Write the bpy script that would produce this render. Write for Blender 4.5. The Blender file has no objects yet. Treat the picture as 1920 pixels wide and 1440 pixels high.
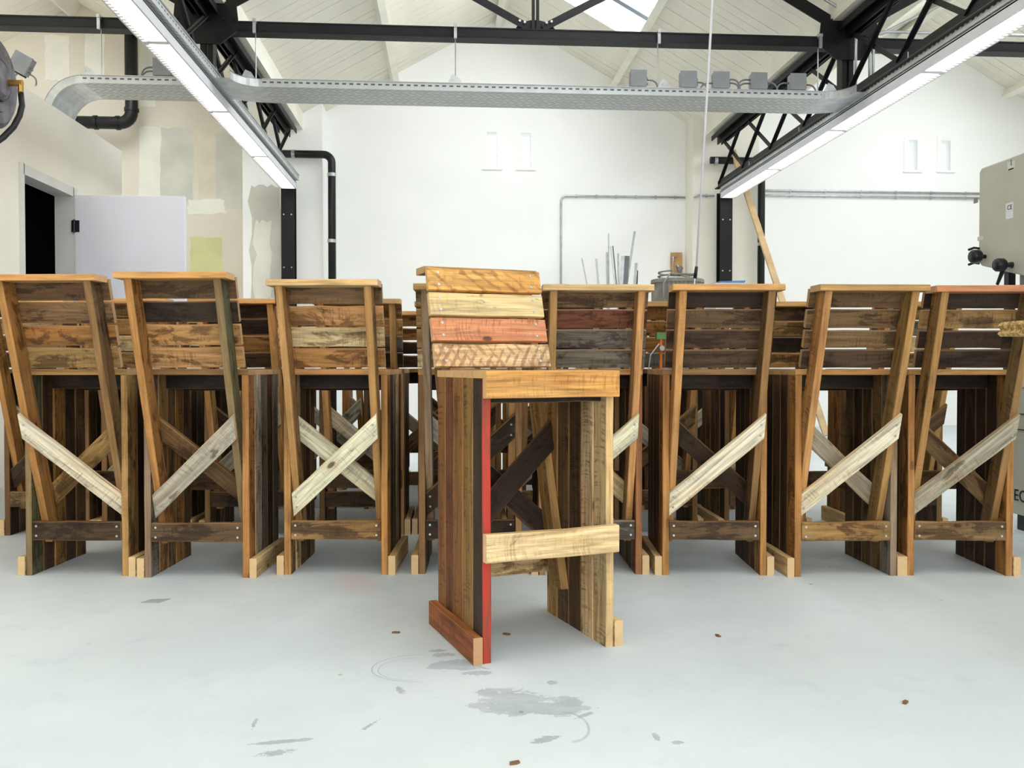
import bpy, math, random
from mathutils import Matrix, Vector
C = bpy.context.scene.collection
SC = bpy.context.scene
PI = math.pi
random.seed(7)

# ------------------------------------------------------------------ camera
FPX, YAW, PIT, EYE = 1650.0, math.radians(4.0), math.atan(32 / 1650), .78
cd = bpy.data.cameras.new('camera'); cam = bpy.data.objects.new('camera', cd); C.objects.link(cam)
cd.sensor_width = 36; cd.lens = 36 * FPX / 1920; cd.clip_end = 200
cam.location = (0, 0, EYE); cam.rotation_euler = (PI / 2 - PIT, 0, -YAW)
SC.camera = cam
# ------------------------------------------------------------------ world, exposure, lights
w = bpy.data.worlds.new('world'); SC.world = w; w.use_nodes = True
bg = w.node_tree.nodes['Background']; bg.inputs[0].default_value = (.90, .95, 1, 1); bg.inputs[1].default_value = 3.0
SC.view_settings.view_transform = 'Standard'; SC.view_settings.look = 'None'
SC.view_settings.gamma = 1; SC.view_settings.use_curve_mapping = False
SC.view_settings.exposure = -0.54
SC.cycles.max_bounces = 10; SC.cycles.diffuse_bounces = 6; SC.cycles.sample_clamp_indirect = 8


def area(name, loc, rot, sx, sy, power, col=(1, 1, 1)):
    l = bpy.data.lights.new(name, 'AREA'); l.shape = 'RECTANGLE'; l.size = sx; l.size_y = sy
    l.energy = power; l.color = col
    o = bpy.data.objects.new(name, l); o.location = loc; o.rotation_euler = rot; C.objects.link(o)
    return o


SL = .56; RZ = 5.27; XR_ = (-4.58, .70, 5.98); HS = 2.64; VZ = RZ - SL * HS      # roof: slope, ridge height, ridges, half span
ANG = math.atan(SL)
DAY = (.93, .97, 1)
SKYL = [(0, .12, 1.46, 5.5, 10.0), (1, .12, 1.46, 5.5, 10.0), (2, .12, 1.46, 5.5, 10.0),
        (0, .12, 1.46, -3.5, 3.5), (1, .12, 1.46, -3.5, 3.5), (2, .12, 1.46, -3.5, 3.5)]   # bay, dx0, dx1, y0, y1
for b, d0, d1, y0, y1 in SKYL:
    dm = (d0 + d1) / 2
    area('skylight_daylight', (XR_[b] + dm + .05, (y0 + y1) / 2, RZ - SL * dm + .16), (0, ANG, 0), (d1 - d0) / math.cos(ANG) - .06, y1 - y0 - .1,
         (215 if y0 > 0 else 190), DAY)
area('window_daylight', (.6, -4.6, 1.75), (PI / 2, 0, 0), 9, 2.9, 300, (.93, .97, 1))  # added area light behind the camera, stands in for daylight from an unseen opening


# ------------------------------------------------------------------ helpers
def cam_ray(px, py):
    F = Vector((math.sin(YAW) * math.cos(PIT), math.cos(YAW) * math.cos(PIT), -math.sin(PIT)))
    R = Vector((math.cos(YAW), -math.sin(YAW), 0)); U = R.cross(F)
    return F + R * ((px - 960) / FPX) + U * ((720 - py) / FPX)


def at(px, py, X=None, Y=None, Z=None):
    """the point on a known plane of the room that the photograph shows at a pixel"""
    r = cam_ray(px, py); o = Vector((0, 0, EYE))
    if X is not None: t = X / r.x
    elif Y is not None: t = Y / r.y
    else: t = (Z - EYE) / r.z
    return o + r * t


def lin(h):
    h = h.lstrip('#'); v = [int(h[i:i + 2], 16) / 255 for i in (0, 2, 4)]
    return tuple((c / 12.92 if c <= .04045 else ((c + .055) / 1.055) ** 2.4) for c in v) + (1,)


class MB:
    def __init__(s): s.v = []; s.f = []; s.m = []

    def add(s, vs, fs, mi=0):
        n = len(s.v); s.v += [tuple(v) for v in vs]; s.f += [tuple(n + i for i in f) for f in fs]; s.m += [mi] * len(fs)
        return s

    def box(s, x0, x1, y0, y1, z0, z1, mi=0, M=None):
        vs = [Vector(p) for p in ((x0, y0, z0), (x1, y0, z0), (x1, y1, z0), (x0, y1, z0), (x0, y0, z1), (x1, y0, z1), (x1, y1, z1), (x0, y1, z1))]
        if M: vs = [M @ v for v in vs]
        return s.add(vs, [(3, 2, 1, 0), (4, 5, 6, 7), (0, 1, 5, 4), (1, 2, 6, 5), (2, 3, 7, 6), (3, 0, 4, 7)], mi)

    def prism(s, pts, axis, a, b, mi=0):
        """polygon pts (2d) extruded along an axis; CCW order not required to render"""
        n = len(pts)
        def P(p, t): return {'x': (t, p[0], p[1]), 'y': (p[0], t, p[1]), 'z': (p[0], p[1], t)}[axis]
        vs = [P(p, a) for p in pts] + [P(p, b) for p in pts]
        fs = [tuple(range(n))[::-1], tuple(range(n, 2 * n))] + [(i, (i + 1) % n, n + (i + 1) % n, n + i) for i in range(n)]
        return s.add(vs, fs, mi)

    def tube(s, pts, r, n=10, mi=0, caps=True):
        pts = [Vector(p) for p in pts]; rr = r if isinstance(r, (list, tuple)) else [r] * len(pts)
        up = None; rings = []
        for i, p in enumerate(pts):
            d = (pts[min(i + 1, len(pts) - 1)] - pts[max(i - 1, 0)]).normalized()
            if up is None:
                up = d.orthogonal().normalized()
            else:
                up = (up - d * up.dot(d)); up = up.normalized() if up.length > 1e-6 else d.orthogonal().normalized()
            q = d.cross(up)
            rings.append([p + (up * math.cos(2 * PI * k / n) + q * math.sin(2 * PI * k / n)) * rr[i] for k in range(n)])
        vs = [v for R in rings for v in R]; fs = []
        for i in range(len(pts) - 1):
            for k in range(n):
                fs.append((i * n + k, i * n + (k + 1) % n, (i + 1) * n + (k + 1) % n, (i + 1) * n + k))
        if caps:
            fs.append(tuple(range(n))[::-1]); fs.append(tuple((len(pts) - 1) * n + k for k in range(n)))
        return s.add(vs, fs, mi)

    def bar(s, a, b, wd, th, nrm=(0, 0, 1), mi=0):
        """a rectangular bar from a to b, wd wide across, th thick along nrm"""
        a, b = Vector(a), Vector(b); d = (b - a); L = d.length; d.normalize(); n = Vector(nrm); n = (n - d * n.dot(d)).normalized(); q = n.cross(d)
        M = Matrix((d, q, n)).transposed().to_4x4(); M.translation = a
        return s.box(0, L, -wd / 2, wd / 2, -th / 2, th / 2, mi, M)

    def build(s, name, mats, parent=None, smooth=False, loc=None):
        me = bpy.data.meshes.new(name); me.from_pydata(s.v, [], s.f)
        for m in (mats if isinstance(mats, (list, tuple)) else [mats]): me.materials.append(m)
        if any(s.m): me.polygons.foreach_set('material_index', s.m)
        if smooth: me.polygons.foreach_set('use_smooth', [True] * len(me.polygons))
        me.validate(); me.update()
        o = bpy.data.objects.new(name, me); C.objects.link(o)
        if parent: o.parent = parent
        if loc: o.location = loc
        return o


def empty(name, label, cat, loc=(0, 0, 0), rz=0, group=None):
    o = bpy.data.objects.new(name, None); C.objects.link(o); o.empty_display_size = .1
    o.location = loc; o.rotation_euler = (0, 0, rz)
    return tag(o, label, cat, group)


def tag(o, label, cat=None, group=None, kind=None):
    if label: o['label'] = label
    if cat: o['category'] = cat
    if group: o['group'] = group
    if kind: o['kind'] = kind
    return o


def lp(o, label):
    o['label'] = label; return o


def arc(c, r, a0, a1, n, ax, ay):
    c, ax, ay = Vector(c), Vector(ax), Vector(ay)
    return [c + (ax * math.cos(math.radians(a0 + (a1 - a0) * i / n)) + ay * math.sin(math.radians(a0 + (a1 - a0) * i / n))) * r for i in range(n + 1)]


def bevel(o, w=.004, seg=2):
    m = o.modifiers.new('bevel', 'BEVEL'); m.width = w; m.segments = seg; m.limit_method = 'ANGLE'; return o


# ------------------------------------------------------------------ node helpers
class NT:
    def __init__(s, name):
        s.mat = bpy.data.materials.new(name); s.mat.use_nodes = True; s.t = s.mat.node_tree
        s.b = s.t.nodes['Principled BSDF']

    def n(s, typ, **kw):
        nd = s.t.nodes.new(typ)
        for k, v in kw.items(): setattr(nd, k, v)
        return nd

    def put(s, sock, v):
        if hasattr(v, 'is_linked') or isinstance(v, bpy.types.NodeSocket): s.t.links.new(v, sock)
        elif v is not None: sock.default_value = v

    def m(s, op, a, b=None, c=None, clamp=False):
        nd = s.n('ShaderNodeMath', operation=op, use_clamp=clamp)
        s.put(nd.inputs[0], a); s.put(nd.inputs[1], b); s.put(nd.inputs[2], c)
        return nd.outputs[0]

    def vm(s, op, a, b=None):
        nd = s.n('ShaderNodeVectorMath', operation=op); s.put(nd.inputs[0], a); s.put(nd.inputs[1], b)
        return nd.outputs['Value'] if op in ('LENGTH', 'DOT_PRODUCT', 'DISTANCE') else nd.outputs[0]

    def noise(s, vec, scale=1, detail=3, rough=.5, dist=0):
        nd = s.n('ShaderNodeTexNoise'); s.put(nd.inputs['Vector'], vec); nd.inputs['Scale'].default_value = scale
        nd.inputs['Detail'].default_value = detail; nd.inputs['Roughness'].default_value = rough; nd.inputs['Distortion'].default_value = dist
        return nd.outputs[0]

    def step(s, v, a, b, lo=0, hi=1):
        nd = s.n('ShaderNodeMapRange', interpolation_type='SMOOTHSTEP'); s.put(nd.inputs[0], v)
        for i, x in enumerate((a, b, lo, hi)): s.put(nd.inputs[i + 1], x)
        return nd.outputs[0]

    def mix(s, f, a, b, mode='MIX'):
        nd = s.n('ShaderNodeMix', data_type='RGBA', blend_type=mode); s.put(nd.inputs[0], f); s.put(nd.inputs[6], a); s.put(nd.inputs[7], b)
        return nd.outputs[2]

    def xyz(s, v):
        nd = s.n('ShaderNodeSeparateXYZ'); s.put(nd.inputs[0], v); return nd.outputs

    def bump(s, h, st, dist=.002):
        nd = s.n('ShaderNodeBump'); s.put(nd.inputs['Height'], h); nd.inputs['Strength'].default_value = st; nd.inputs['Distance'].default_value = dist
        s.t.links.new(nd.outputs[0], s.b.inputs['Normal'])


def plain(name, hexcol, rough=.6, metal=0, var=.06, scale=6, spec=.4, bumpst=0):
    k = NT(name); co = k.n('ShaderNodeTexCoord').outputs['Object']
    nz = k.noise(co, scale, 4)
    c = lin(hexcol); dk = tuple(x * (1 - 2 * var) for x in c[:3]) + (1,); lt = tuple(min(1, x * (1 + var)) for x in c[:3]) + (1,)
    k.put(k.b.inputs['Base Color'], k.mix(k.step(nz, .3, .7), dk, lt))
    k.b.inputs['Roughness'].default_value = rough; k.b.inputs['Metallic'].default_value = metal
    k.b.inputs['Specular IOR Level'].default_value = spec
    if bumpst: k.bump(k.noise(co, scale * 14, 3), bumpst)
    return k.mat


def emis(name, hexcol, st):
    k = NT(name); k.b.inputs['Base Color'].default_value = lin(hexcol); k.b.inputs['Emission Color'].default_value = lin(hexcol)
    k.b.inputs['Emission Strength'].default_value = st; return k.mat


def wood_mat():
    k = NT('reclaimed_wood'); oi = k.n('ShaderNodeObjectInfo'); tc = k.n('ShaderNodeTexCoord').outputs['Object']
    def attr(nm):
        a = k.n('ShaderNodeAttribute', attribute_type='OBJECT'); a.attribute_name = nm; return a.outputs['Fac']
    rnd = oi.outputs['Random']
    off = k.n('ShaderNodeCombineXYZ'); k.put(off.inputs[0], k.m('MULTIPLY', rnd, 31.7)); k.put(off.inputs[1], k.m('MULTIPLY', rnd, 17.3)); k.put(off.inputs[2], k.m('MULTIPLY', rnd, 53.1))
    p = k.vm('ADD', tc, off.outputs[0])
    wob = k.noise(k.vm('MULTIPLY', p, (3, 9, 9)), 1, 2)
    gv = k.vm('MULTIPLY', p, (2.5, 42, 42))
    gv = k.vm('ADD', gv, k.vm('MULTIPLY', k.n('ShaderNodeCombineXYZ').outputs[0], (0, 0, 0)))
    grain = k.noise(gv, 1, 6, .6, .9)
    fine = k.noise(k.vm('MULTIPLY', p, (9, 260, 260)), 1, 3, .6)
    vt = k.n('ShaderNodeVectorTransform', vector_type='NORMAL', convert_from='WORLD', convert_to='OBJECT')
    ge = k.n('ShaderNodeNewGeometry'); k.put(vt.inputs[0], ge.outputs['True Normal'])
    nrm = k.xyz(vt.outputs[0]); em = k.step(k.m('ABSOLUTE', nrm[0]), .6, .7); eg_ = k.step(k.m('ABSOLUTE', nrm[1]), .6, .75)   # cut ends, sawn edges
    face = k.m('SUBTRACT', 1, k.m('MULTIPLY', eg_, .7))
    # flowing rings
    s = k.xyz(p); ring = k.m('SINE', k.m('ADD', k.m('MULTIPLY', s[1], 260), k.m('MULTIPLY', wob, 34)))
    # saw marks across the board, arcs
    so = k.xyz(tc)
    bow = k.m('MULTIPLY', k.m('MULTIPLY', so[1], so[1]), 4.0)
    sx = k.m('ADD', s[0], bow)
    cv = k.n('ShaderNodeCombineXYZ'); k.put(cv.inputs[0], k.m('MULTIPLY', sx, 150)); k.put(cv.inputs[1], k.m('MULTIPLY', s[1], 14)); k.put(cv.inputs[2], k.m('MULTIPLY', s[2], 14))
    saw = k.noise(cv.outputs[0], 1, 4, .62)
    sawm = k.step(k.noise(k.vm('MULTIPLY', p, (6, 20, 20)), 1, 4, .6), .42, .64)
    sawd = k.m('MULTIPLY', k.m('MULTIPLY', k.step(saw, .50, .60), sawm), k.m('MULTIPLY', attr('saw'), face))
    # weathering blotches
    blot = k.noise(k.vm('MULTIPLY', p, (5.5, 15, 15)), 1, 6, .68, .5)
    age = attr('age')
    blm = k.step(blot, k.m('SUBTRACT', .68, k.m('MULTIPLY', age, .31)), k.m('SUBTRACT', .75, k.m('MULTIPLY', age, .30)))
    blm = k.m('MULTIPLY', blm, face)
    # knots
    vo = k.n('ShaderNodeTexVoronoi'); k.put(vo.inputs['Vector'], k.vm('MULTIPLY', p, (4.2, 9, 9))); vo.inputs['Scale'].default_value = 1
    knot = k.step(k.m('ADD', vo.outputs['Distance'], k.m('MULTIPLY', k.m('SUBTRACT', blot, .5), .12)), .10, .05)
    halo = k.step(vo.outputs['Distance'], .30, .06)
    # fork / chevron dirt marks
    ax = k.m('ABSOLUTE', so[1]); ch = attr('chevron'); dg = attr('diagonal')
    ja = k.noise(k.vm('MULTIPLY', p, (14, 26, 26)), 1, 3); jb = k.noise(k.vm('ADD', k.vm('MULTIPLY', p, (17, 30, 30)), (5, 9, 2)), 1, 3)
    ca_ = k.m('ADD', k.m('SINE', k.m('ADD', k.m('MULTIPLY', k.m('ADD', s[0], k.m('MULTIPLY', so[1], .55)), 215), k.m('MULTIPLY', jb, 3))), k.m('MULTIPLY', k.m('SUBTRACT', ja, .5), 5.5))
    cb_ = k.m('ADD', k.m('SINE', k.m('ADD', k.m('MULTIPLY', k.m('SUBTRACT', s[0], k.m('MULTIPLY', so[1], .7)), 190), k.m('MULTIPLY', ja, 3))), k.m('MULTIPLY', k.m('SUBTRACT', jb, .5), 5.5))
    c1 = k.m('MAXIMUM', k.step(ca_, .25, 1.1), k.m('MULTIPLY', k.step(cb_, .35, 1.2), .8))
    c2 = k.step(k.m('ADD', k.m('SINE', k.m('ADD', k.m('MULTIPLY', k.m('SUBTRACT', s[0], k.m('MULTIPLY', so[1], 1.2)), 120), k.m('MULTIPLY', jb, 6))), k.m('MULTIPLY', k.m('SUBTRACT', blot, .5), 7.0)), .3, 1.5)
    marks = k.m('ADD', k.m('MULTIPLY', c1, ch), k.m('MULTIPLY', c2, dg), clamp=True)
    # colour
    base = oi.outputs['Color']
    g = k.m('ADD', k.m('MULTIPLY', k.m('SUBTRACT', grain, .5), 2.3), k.m('ADD', k.m('MULTIPLY', ring, .07), k.m('MULTIPLY', k.m('SUBTRACT', fine, .5), .9)))
    val = k.m('ADD', 1.0, g); val = k.m('MAXIMUM', val, .25)
    col = k.vm('SCALE', base); sc = col.node; k.put(sc.inputs['Scale'], val)
    warm = k.step(k.noise(k.vm('MULTIPLY', p, (2.2, 7, 7)), 1, 2), .42, .66)
    col = k.mix(k.m('MULTIPLY', warm, .5), col, k.mix(1.0, col, (.92, .74, .52, 1), 'MULTIPLY'))
    col = k.mix(k.m('MULTIPLY', halo, .35), col, k.mix(1, col, (.62, .36, .2, 1), 'MULTIPLY'))
    col = k.mix(k.m('MULTIPLY', blm, .78), col, k.mix(1, col, (.24, .19, .16, 1), 'MULTIPLY'))
    col = k.mix(k.m('MULTIPLY', marks, .6), col, k.mix(1, col, (.36, .20, .22, 1), 'MULTIPLY'))
    col = k.mix(k.m('MULTIPLY', sawd, .70), col, k.mix(1, col, (.18, .12, .09, 1), 'MULTIPLY'))
    col = k.mix(k.m('MULTIPLY', knot, .8), col, (.035, .014, .006, 1))
    # old faces are duller than the freshly sawn edges
    fd = k.m('SUBTRACT', 1, k.m('MULTIPLY', k.m('MULTIPLY', age, .40), k.m('SUBTRACT', 1, eg_)))
    c2_ = k.vm('SCALE', col); k.put(c2_.node.inputs['Scale'], fd); col = c2_
    hon = k.vm('SCALE', (.52, .255, .085)); k.put(hon.node.inputs['Scale'], k.m('ADD', .35, k.m('MULTIPLY', grain, 1.1)))
    col = k.mix(k.m('MULTIPLY', eg_, .26), col, hon)
    # end grain
    rr = k.m('SINE', k.m('MULTIPLY', k.vm('LENGTH', k.vm('MULTIPLY', k.vm('ADD', tc, (0, .05, .03)), (0, 1, 1))), 1500))
    eg = k.mix(k.step(rr, -1, 1), lin('#c49c6c'), lin('#dcbc92')); eg = k.mix(.35, eg, base)
    col = k.mix(k.m('MULTIPLY', em, .85), col, eg)
    k.put(k.b.inputs['Base Color'], col)
    k.b.inputs['Roughness'].default_value = .62; k.b.inputs['Specular IOR Level'].default_value = .28
    h = k.m('SUBTRACT', k.m('MULTIPLY', grain, 1.0), k.m('MULTIPLY', sawd, .8))
    k.bump(h, .45, .002)
    return k.mat


WOOD = wood_mat()


def paint_mat(name, hx):
    k = NT(name); tc = k.n('ShaderNodeTexCoord').outputs['Object']
    nz = k.noise(k.vm('MULTIPLY', tc, (4, 60, 60)), 1, 6, .75)
    k.put(k.b.inputs['Base Color'], k.mix(k.step(nz, .46, .62), lin('#b02c18'), lin('#7a3c20'))); k.b.inputs['Roughness'].default_value = .55
    return k.mat


M = {
    'red': paint_mat('worn_red_paint', '#a52014'),
    'screw': plain('zinc_screw', '#c8c8c4', .3, .9),
    'wall': plain('white_wall_paint', '#f7f7f4', .85, var=.012, scale=1.2, spec=.2),
    'wallc': plain('cream_wall_paint', '#f0ebe0', .85, var=.03, scale=.9, spec=.2),
    'board': plain('plasterboard', '#ded6c6', .9, var=.035, scale=.8, spec=.15),
    'patch_grey': plain('grey_filler', '#d0cec3', .9, var=.05, scale=3),
    'patch_beige': plain('beige_filler', '#dbd3c0', .9, var=.04, scale=3),
    'patch_white': plain('white_filler', '#e8e5d9', .9, var=.03, scale=3),
    'patch_green': plain('green_filler', '#d3d09a', .9, var=.03, scale=4),
    'ceil': plain('cream_ceiling_paint', '#f0eadd', .7, var=.03, scale=2, spec=.3),
    'beam': plain('white_beam_paint', '#f0ecdf', .65, var=.03, scale=3),
    'black': plain('black_steel_paint', '#0e0d10', .5, 0, .12, 5, .3),
    'steelb': plain('dull_black_steel', '#17161a', .55, 0, .2, 9, .3),
    'brown': plain('brown_primer_steel', '#2a241f', .6, 0, .2, 9),
    'pipe': plain('black_pipe', '#0f0e12', .4, 0, .1, 4, .4),
    'galv': plain('galvanised_steel', '#bfc2c4', .38, .75, .08, 12),
    'grey': plain('grey_plastic', '#85878a', .5, 0, .05, 8),
    'cable': plain('grey_cable', '#77797b', .5),
    'white': plain('white_enamel', '#dcdde4', .4, 0, .02, 5),
    'door': plain('primed_door', '#dfe0ea', .5, 0, .015, 3),
    'frame': plain('grey_white_frame', '#d8d8d4', .6, 0, .03, 5),
    'darkroom': plain('dark_room', '#0b0b10', .9),  # near-black colour stands in for the darkness of an unlit room
    'machine': plain('beige_grey_machine_paint', '#b9b8ab', .5, 0, .03, 4, bumpst=.05),
    'machine_lt': plain('light_machine_paint', '#cfcfc6', .5, 0, .03, 4),
    'blackplast': plain('black_plastic', '#15161c', .4),
    'reel': plain('dusty_grey_reel', '#706e75', .75, 0, .22, 16),
    'hose': plain('black_rubber_hose', '#121317', .5),
    'brass': plain('brass', '#b08a4a', .35, .9),
    'redp': plain('red_plastic', '#b01018', .4),
    'blue': plain('blue_plastic', '#5a86c8', .5),
    'alu': plain('aluminium', '#b4b5b3', .4, .6, .08, 20),
    'ply': plain('plywood_board', '#c79a68', .7, 0, .12, 9),
    'lumber': plain('fresh_pine', '#cdb087', .7, 0, .1, 7),
    'filter': plain('grey_filter', '#8d8a80', .8, 0, .1, 10),
    'skyframe': plain('grey_skylight_frame', '#8d98a6', .5, 0, .05, 5),
    'tape': plain('grey_tape', '#a5a8aa', .6),
    'chip': plain('wood_chip', '#7a5a40', .8),
    'ink': plain('black_print', '#1a1a1a', .6),
    'orange': plain('orange_plastic', '#d8742c', .5),
    'green': plain('green_plastic', '#5a8a50', .5),
    'tube': emis('lit_louvre_panel', '#fff0d8', 5.0),
}


def glass_mat():
    m = bpy.data.materials.new('skylight_glass'); m.use_nodes = True; t = m.node_tree; t.nodes.clear()
    o = t.nodes.new('ShaderNodeOutputMaterial'); mx = t.nodes.new('ShaderNodeMixShader'); a = t.nodes.new('ShaderNodeBsdfTransparent'); g = t.nodes.new('ShaderNodeBsdfGlossy')
    a.inputs[0].default_value = (.96, .98, 1, 1); g.inputs['Roughness'].default_value = .05; mx.inputs[0].default_value = .06
    t.links.new(a.outputs[0], mx.inputs[1]); t.links.new(g.outputs[0], mx.inputs[2]); t.links.new(mx.outputs[0], o.inputs[0]); return m


M['glass'] = glass_mat()


def tray_mat(kind):
    k = NT('perforated_tray_' + kind); tc = k.n('ShaderNodeTexCoord').outputs['Object']; s = k.xyz(tc)
    if kind == 'side':      # one row of dark slots along the flange
        fx = k.m('FRACT', k.m('MULTIPLY', s[0], 18)); a = k.m('LESS_THAN', fx, .55); b = k.m('LESS_THAN', k.m('ABSOLUTE', k.m('SUBTRACT', s[2], .036)), .006)
        hole = k.m('MULTIPLY', a, b)
    else:                   # slanting slots in rows, alternate rows leaning the other way
        row = k.m('MULTIPLY', s[1], 14); fr = k.m('FRACT', row); z = k.m('ABSOLUTE', k.m('SUBTRACT', k.m('FRACT', k.m('MULTIPLY', row, .5)), .5))
        fx = k.m('FRACT', k.m('ADD', k.m('MULTIPLY', s[0], 16), k.m('MULTIPLY', z, 3)))
        hole = k.m('MULTIPLY', k.m('LESS_THAN', fx, .42), k.m('MULTIPLY', k.m('GREATER_THAN', fr, .12), k.m('LESS_THAN', fr, .88)))
    nz = k.noise(tc, 9, 3)
    c = k.mix(nz, lin('#a9adae'), lin('#d0d3d4'))
    c = k.mix(hole, c, lin('#54534e') if kind == 'side' else lin('#a09d92'))
    k.put(k.b.inputs['Base Color'], c); k.b.inputs['Metallic'].default_value = .35; k.b.inputs['Roughness'].default_value = .42
    return k.mat


M['tray_side'] = tray_mat('side'); M['tray_base'] = tray_mat('base')


def floor_mat():
    k = NT('painted_concrete_floor'); tc = k.n('ShaderNodeTexCoord').outputs['Object']
    big = k.noise(tc, .9, 5, .6); mid = k.noise(tc, 6, 6, .65); fn = k.noise(tc, 60, 4, .7)
    c = k.mix(k.step(big, .3, .7), lin('#c3cbce'), lin('#cfd5d6'))
    c = k.mix(k.m('MULTIPLY', k.step(mid, .55, .72), .35), c, lin('#b3bcc2'))
    c = k.mix(k.m('MULTIPLY', k.step(fn, .62, .75), .3), c, lin('#aab2b6'))
    # worn brushed scratches, mostly along x
    st = k.noise(k.vm('MULTIPLY', tc, (5, 30, 1)), 1, 6, .75, 1.2)
    c = k.mix(k.m('MULTIPLY', k.step(st, .66, .74), .35), c, lin('#9fa6ab'))
    edge = k.noise(tc, 22, 7, .7, .4); edge2 = k.noise(k.vm('MULTIPLY', tc, (9, 30, 1)), 1, 6, .7, .8); edge3 = k.noise(tc, 110, 6, .75)
    s = k.xyz(tc)
    def ell(px, py, hw, hh, rot=0, soft=.8):
        a = at(px, py, Z=0); b = at(px + hw, py, Z=0); t = at(px, py - hh, Z=0)
        rx = (b - a).length; ry = (t - a).length; r = math.radians(rot)
        dx = k.m('SUBTRACT', s[0], a.x); dy = k.m('SUBTRACT', s[1], a.y)
        u = k.m('DIVIDE', k.m('ADD', k.m('MULTIPLY', dx, math.cos(r)), k.m('MULTIPLY', dy, math.sin(r))), rx)
        v = k.m('DIVIDE', k.m('SUBTRACT', k.m('MULTIPLY', dy, math.cos(r)), k.m('MULTIPLY', dx, math.sin(r))), ry)
        d = k.m('SQRT', k.m('ADD', k.m('MULTIPLY', u, u), k.m('MULTIPLY', v, v)))
        d = k.m('ADD', d, k.m('MULTIPLY', k.m('ADD', k.m('SUBTRACT', edge, .5), k.m('SUBTRACT', edge2 if hw > 40 else edge3, .5)), soft * (1.9 if hw > 40 else 3.0)))
        return k.step(d, 1.02, .93)
    def ring(px, py, hw, w_, side, hv=None):
        a = at(px, py, Z=0); rx = (at(px + hw, py, Z=0) - a).length; ry = (at(px, py - (hv or hw * .35), Z=0) - a).length
        dx = k.m('DIVIDE', k.m('SUBTRACT', s[0], a.x), rx); dy = k.m('DIVIDE', k.m('SUBTRACT', s[1], a.y), ry)
        d = k.m('SQRT', k.m('ADD', k.m('MULTIPLY', dx, dx), k.m('MULTIPLY', dy, dy)))
        d = k.m('ABSOLUTE', k.m('SUBTRACT', k.m('ADD', d, k.m('MULTIPLY', k.m('SUBTRACT', mid, .5), .12)), 1))
        m_ = k.step(d, w_, w_ * .5); return k.m('MULTIPLY', m_, k.step(dx if side in 'rl' else dy, -.2 if side in 'rt' else .2, .1 if side in 'rt' else -.1))
    def over(c, masks, hx, st_):
        m_ = masks[0]; st_ = k.step(k.m('ADD', k.m('MULTIPLY', mid, .5), k.m('MULTIPLY', edge2, .5)), .36, .62, st_ * .6, st_)
        for q in masks[1:]: m_ = k.m('MAXIMUM', m_, q)
        return k.mix(k.m('MULTIPLY', m_, st_), c, lin(hx))
    c = over(c, [ell(965, 1316, 62, 24), ell(1040, 1328, 66, 13), ell(905, 1322, 28, 6), ell(920, 1300, 22, 9), ell(1065, 1315, 30, 9), ell(850, 1247, 48, 9), ell(880, 1250, 30, 6), ell(895, 1262, 30, 4),
                 ell(830, 1228, 26, 3.5)], '#969da4', .75)
    c = over(c, [ell(1098, 1340, 26, 2.5, 35, 1.0), ell(1020, 1388, 26, 5, 20, 1.0), ell(535, 1390, 48, 3, 8, 1.0), ell(520, 1412, 28, 5, 10, 1.0), ell(476, 1358, 4, 9, 0, 1.0), ell(693, 1360, 5, 11, -30, 1.0),
                 ell(750, 1293, 6, 7, 20, 1.0), ell(1035, 1280, 8, 3, 0, 1.0), ell(1230, 1382, 6, 7, 0, 1.0), ell(1270, 1392, 10, 3, 0, 1.0), ell(820, 1220, 16, 2.5, 8, 1.0)], '#8b9096', .8)
    c = over(c, [ring(785, 1252, 88, .022, 'l', 24), ring(775, 1254, 66, .022, 'l', 20), ring(1065, 1362, 38, .09, 'r', 26)], '#9aa0a4', .7)
    c = over(c, [ell(668, 1092, 36, 22, 20, .7)], '#e0b9bb', .35)
    # small dark specks
    vo = k.n('ShaderNodeTexVoronoi'); k.put(vo.inputs['Vector'], k.vm('MULTIPLY', tc, (1, .8, 1))); vo.inputs['Scale'].default_value = 7
    sp = k.m('MULTIPLY', k.step(vo.outputs['Distance'], .055, .03), k.step(big, .45, .55))
    c = k.mix(k.m('MULTIPLY', sp, .55), c, lin('#6b655c'))
    k.put(k.b.inputs['Base Color'], c)
    k.put(k.b.inputs['Roughness'], k.step(mid, .3, .7, .55, .75)); k.b.inputs['Specular IOR Level'].default_value = .3
    k.bump(k.m('ADD', mid, k.m('MULTIPLY', fn, .3)), .08, .003)
    return k.mat


M['floor'] = floor_mat()


def chip_mat():
    k = NT('chipboard'); tc = k.n('ShaderNodeTexCoord').outputs['Object']
    v = k.n('ShaderNodeTexVoronoi'); k.put(v.inputs['Vector'], k.vm('MULTIPLY', tc, (90, 90, 160))); v.inputs['Scale'].default_value = 1
    n2 = k.noise(tc, 70, 4, .7)
    c = k.mix(k.step(n2, .4, .62), lin('#8f6a34'), lin('#d2b277')); c = k.mix(k.m('MULTIPLY', k.step(v.outputs['Distance'], .25, .1), .5), c, lin('#6a4a22'))
    k.put(k.b.inputs['Base Color'], c); k.b.inputs['Roughness'].default_value = .85; k.bump(n2, .8, .004); return k.mat


M['chipboard'] = chip_mat()

# ------------------------------------------------------------------ the room
XL, XRR, YB, YF = -7.2, 8.6, 11.3, -5.0
f_ = MB().box(XL - .2, XRR + .2, YF, YB + .2, -.1, 0).build('floor', M['floor'])
tag(f_, 'pale grey-blue painted concrete floor with grey stains and scuffs', 'floor', kind='structure')


def roof_z(x):
    b = min(XR_, key=lambda r: abs(x - r)); return RZ - SL * abs(x - b)


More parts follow.
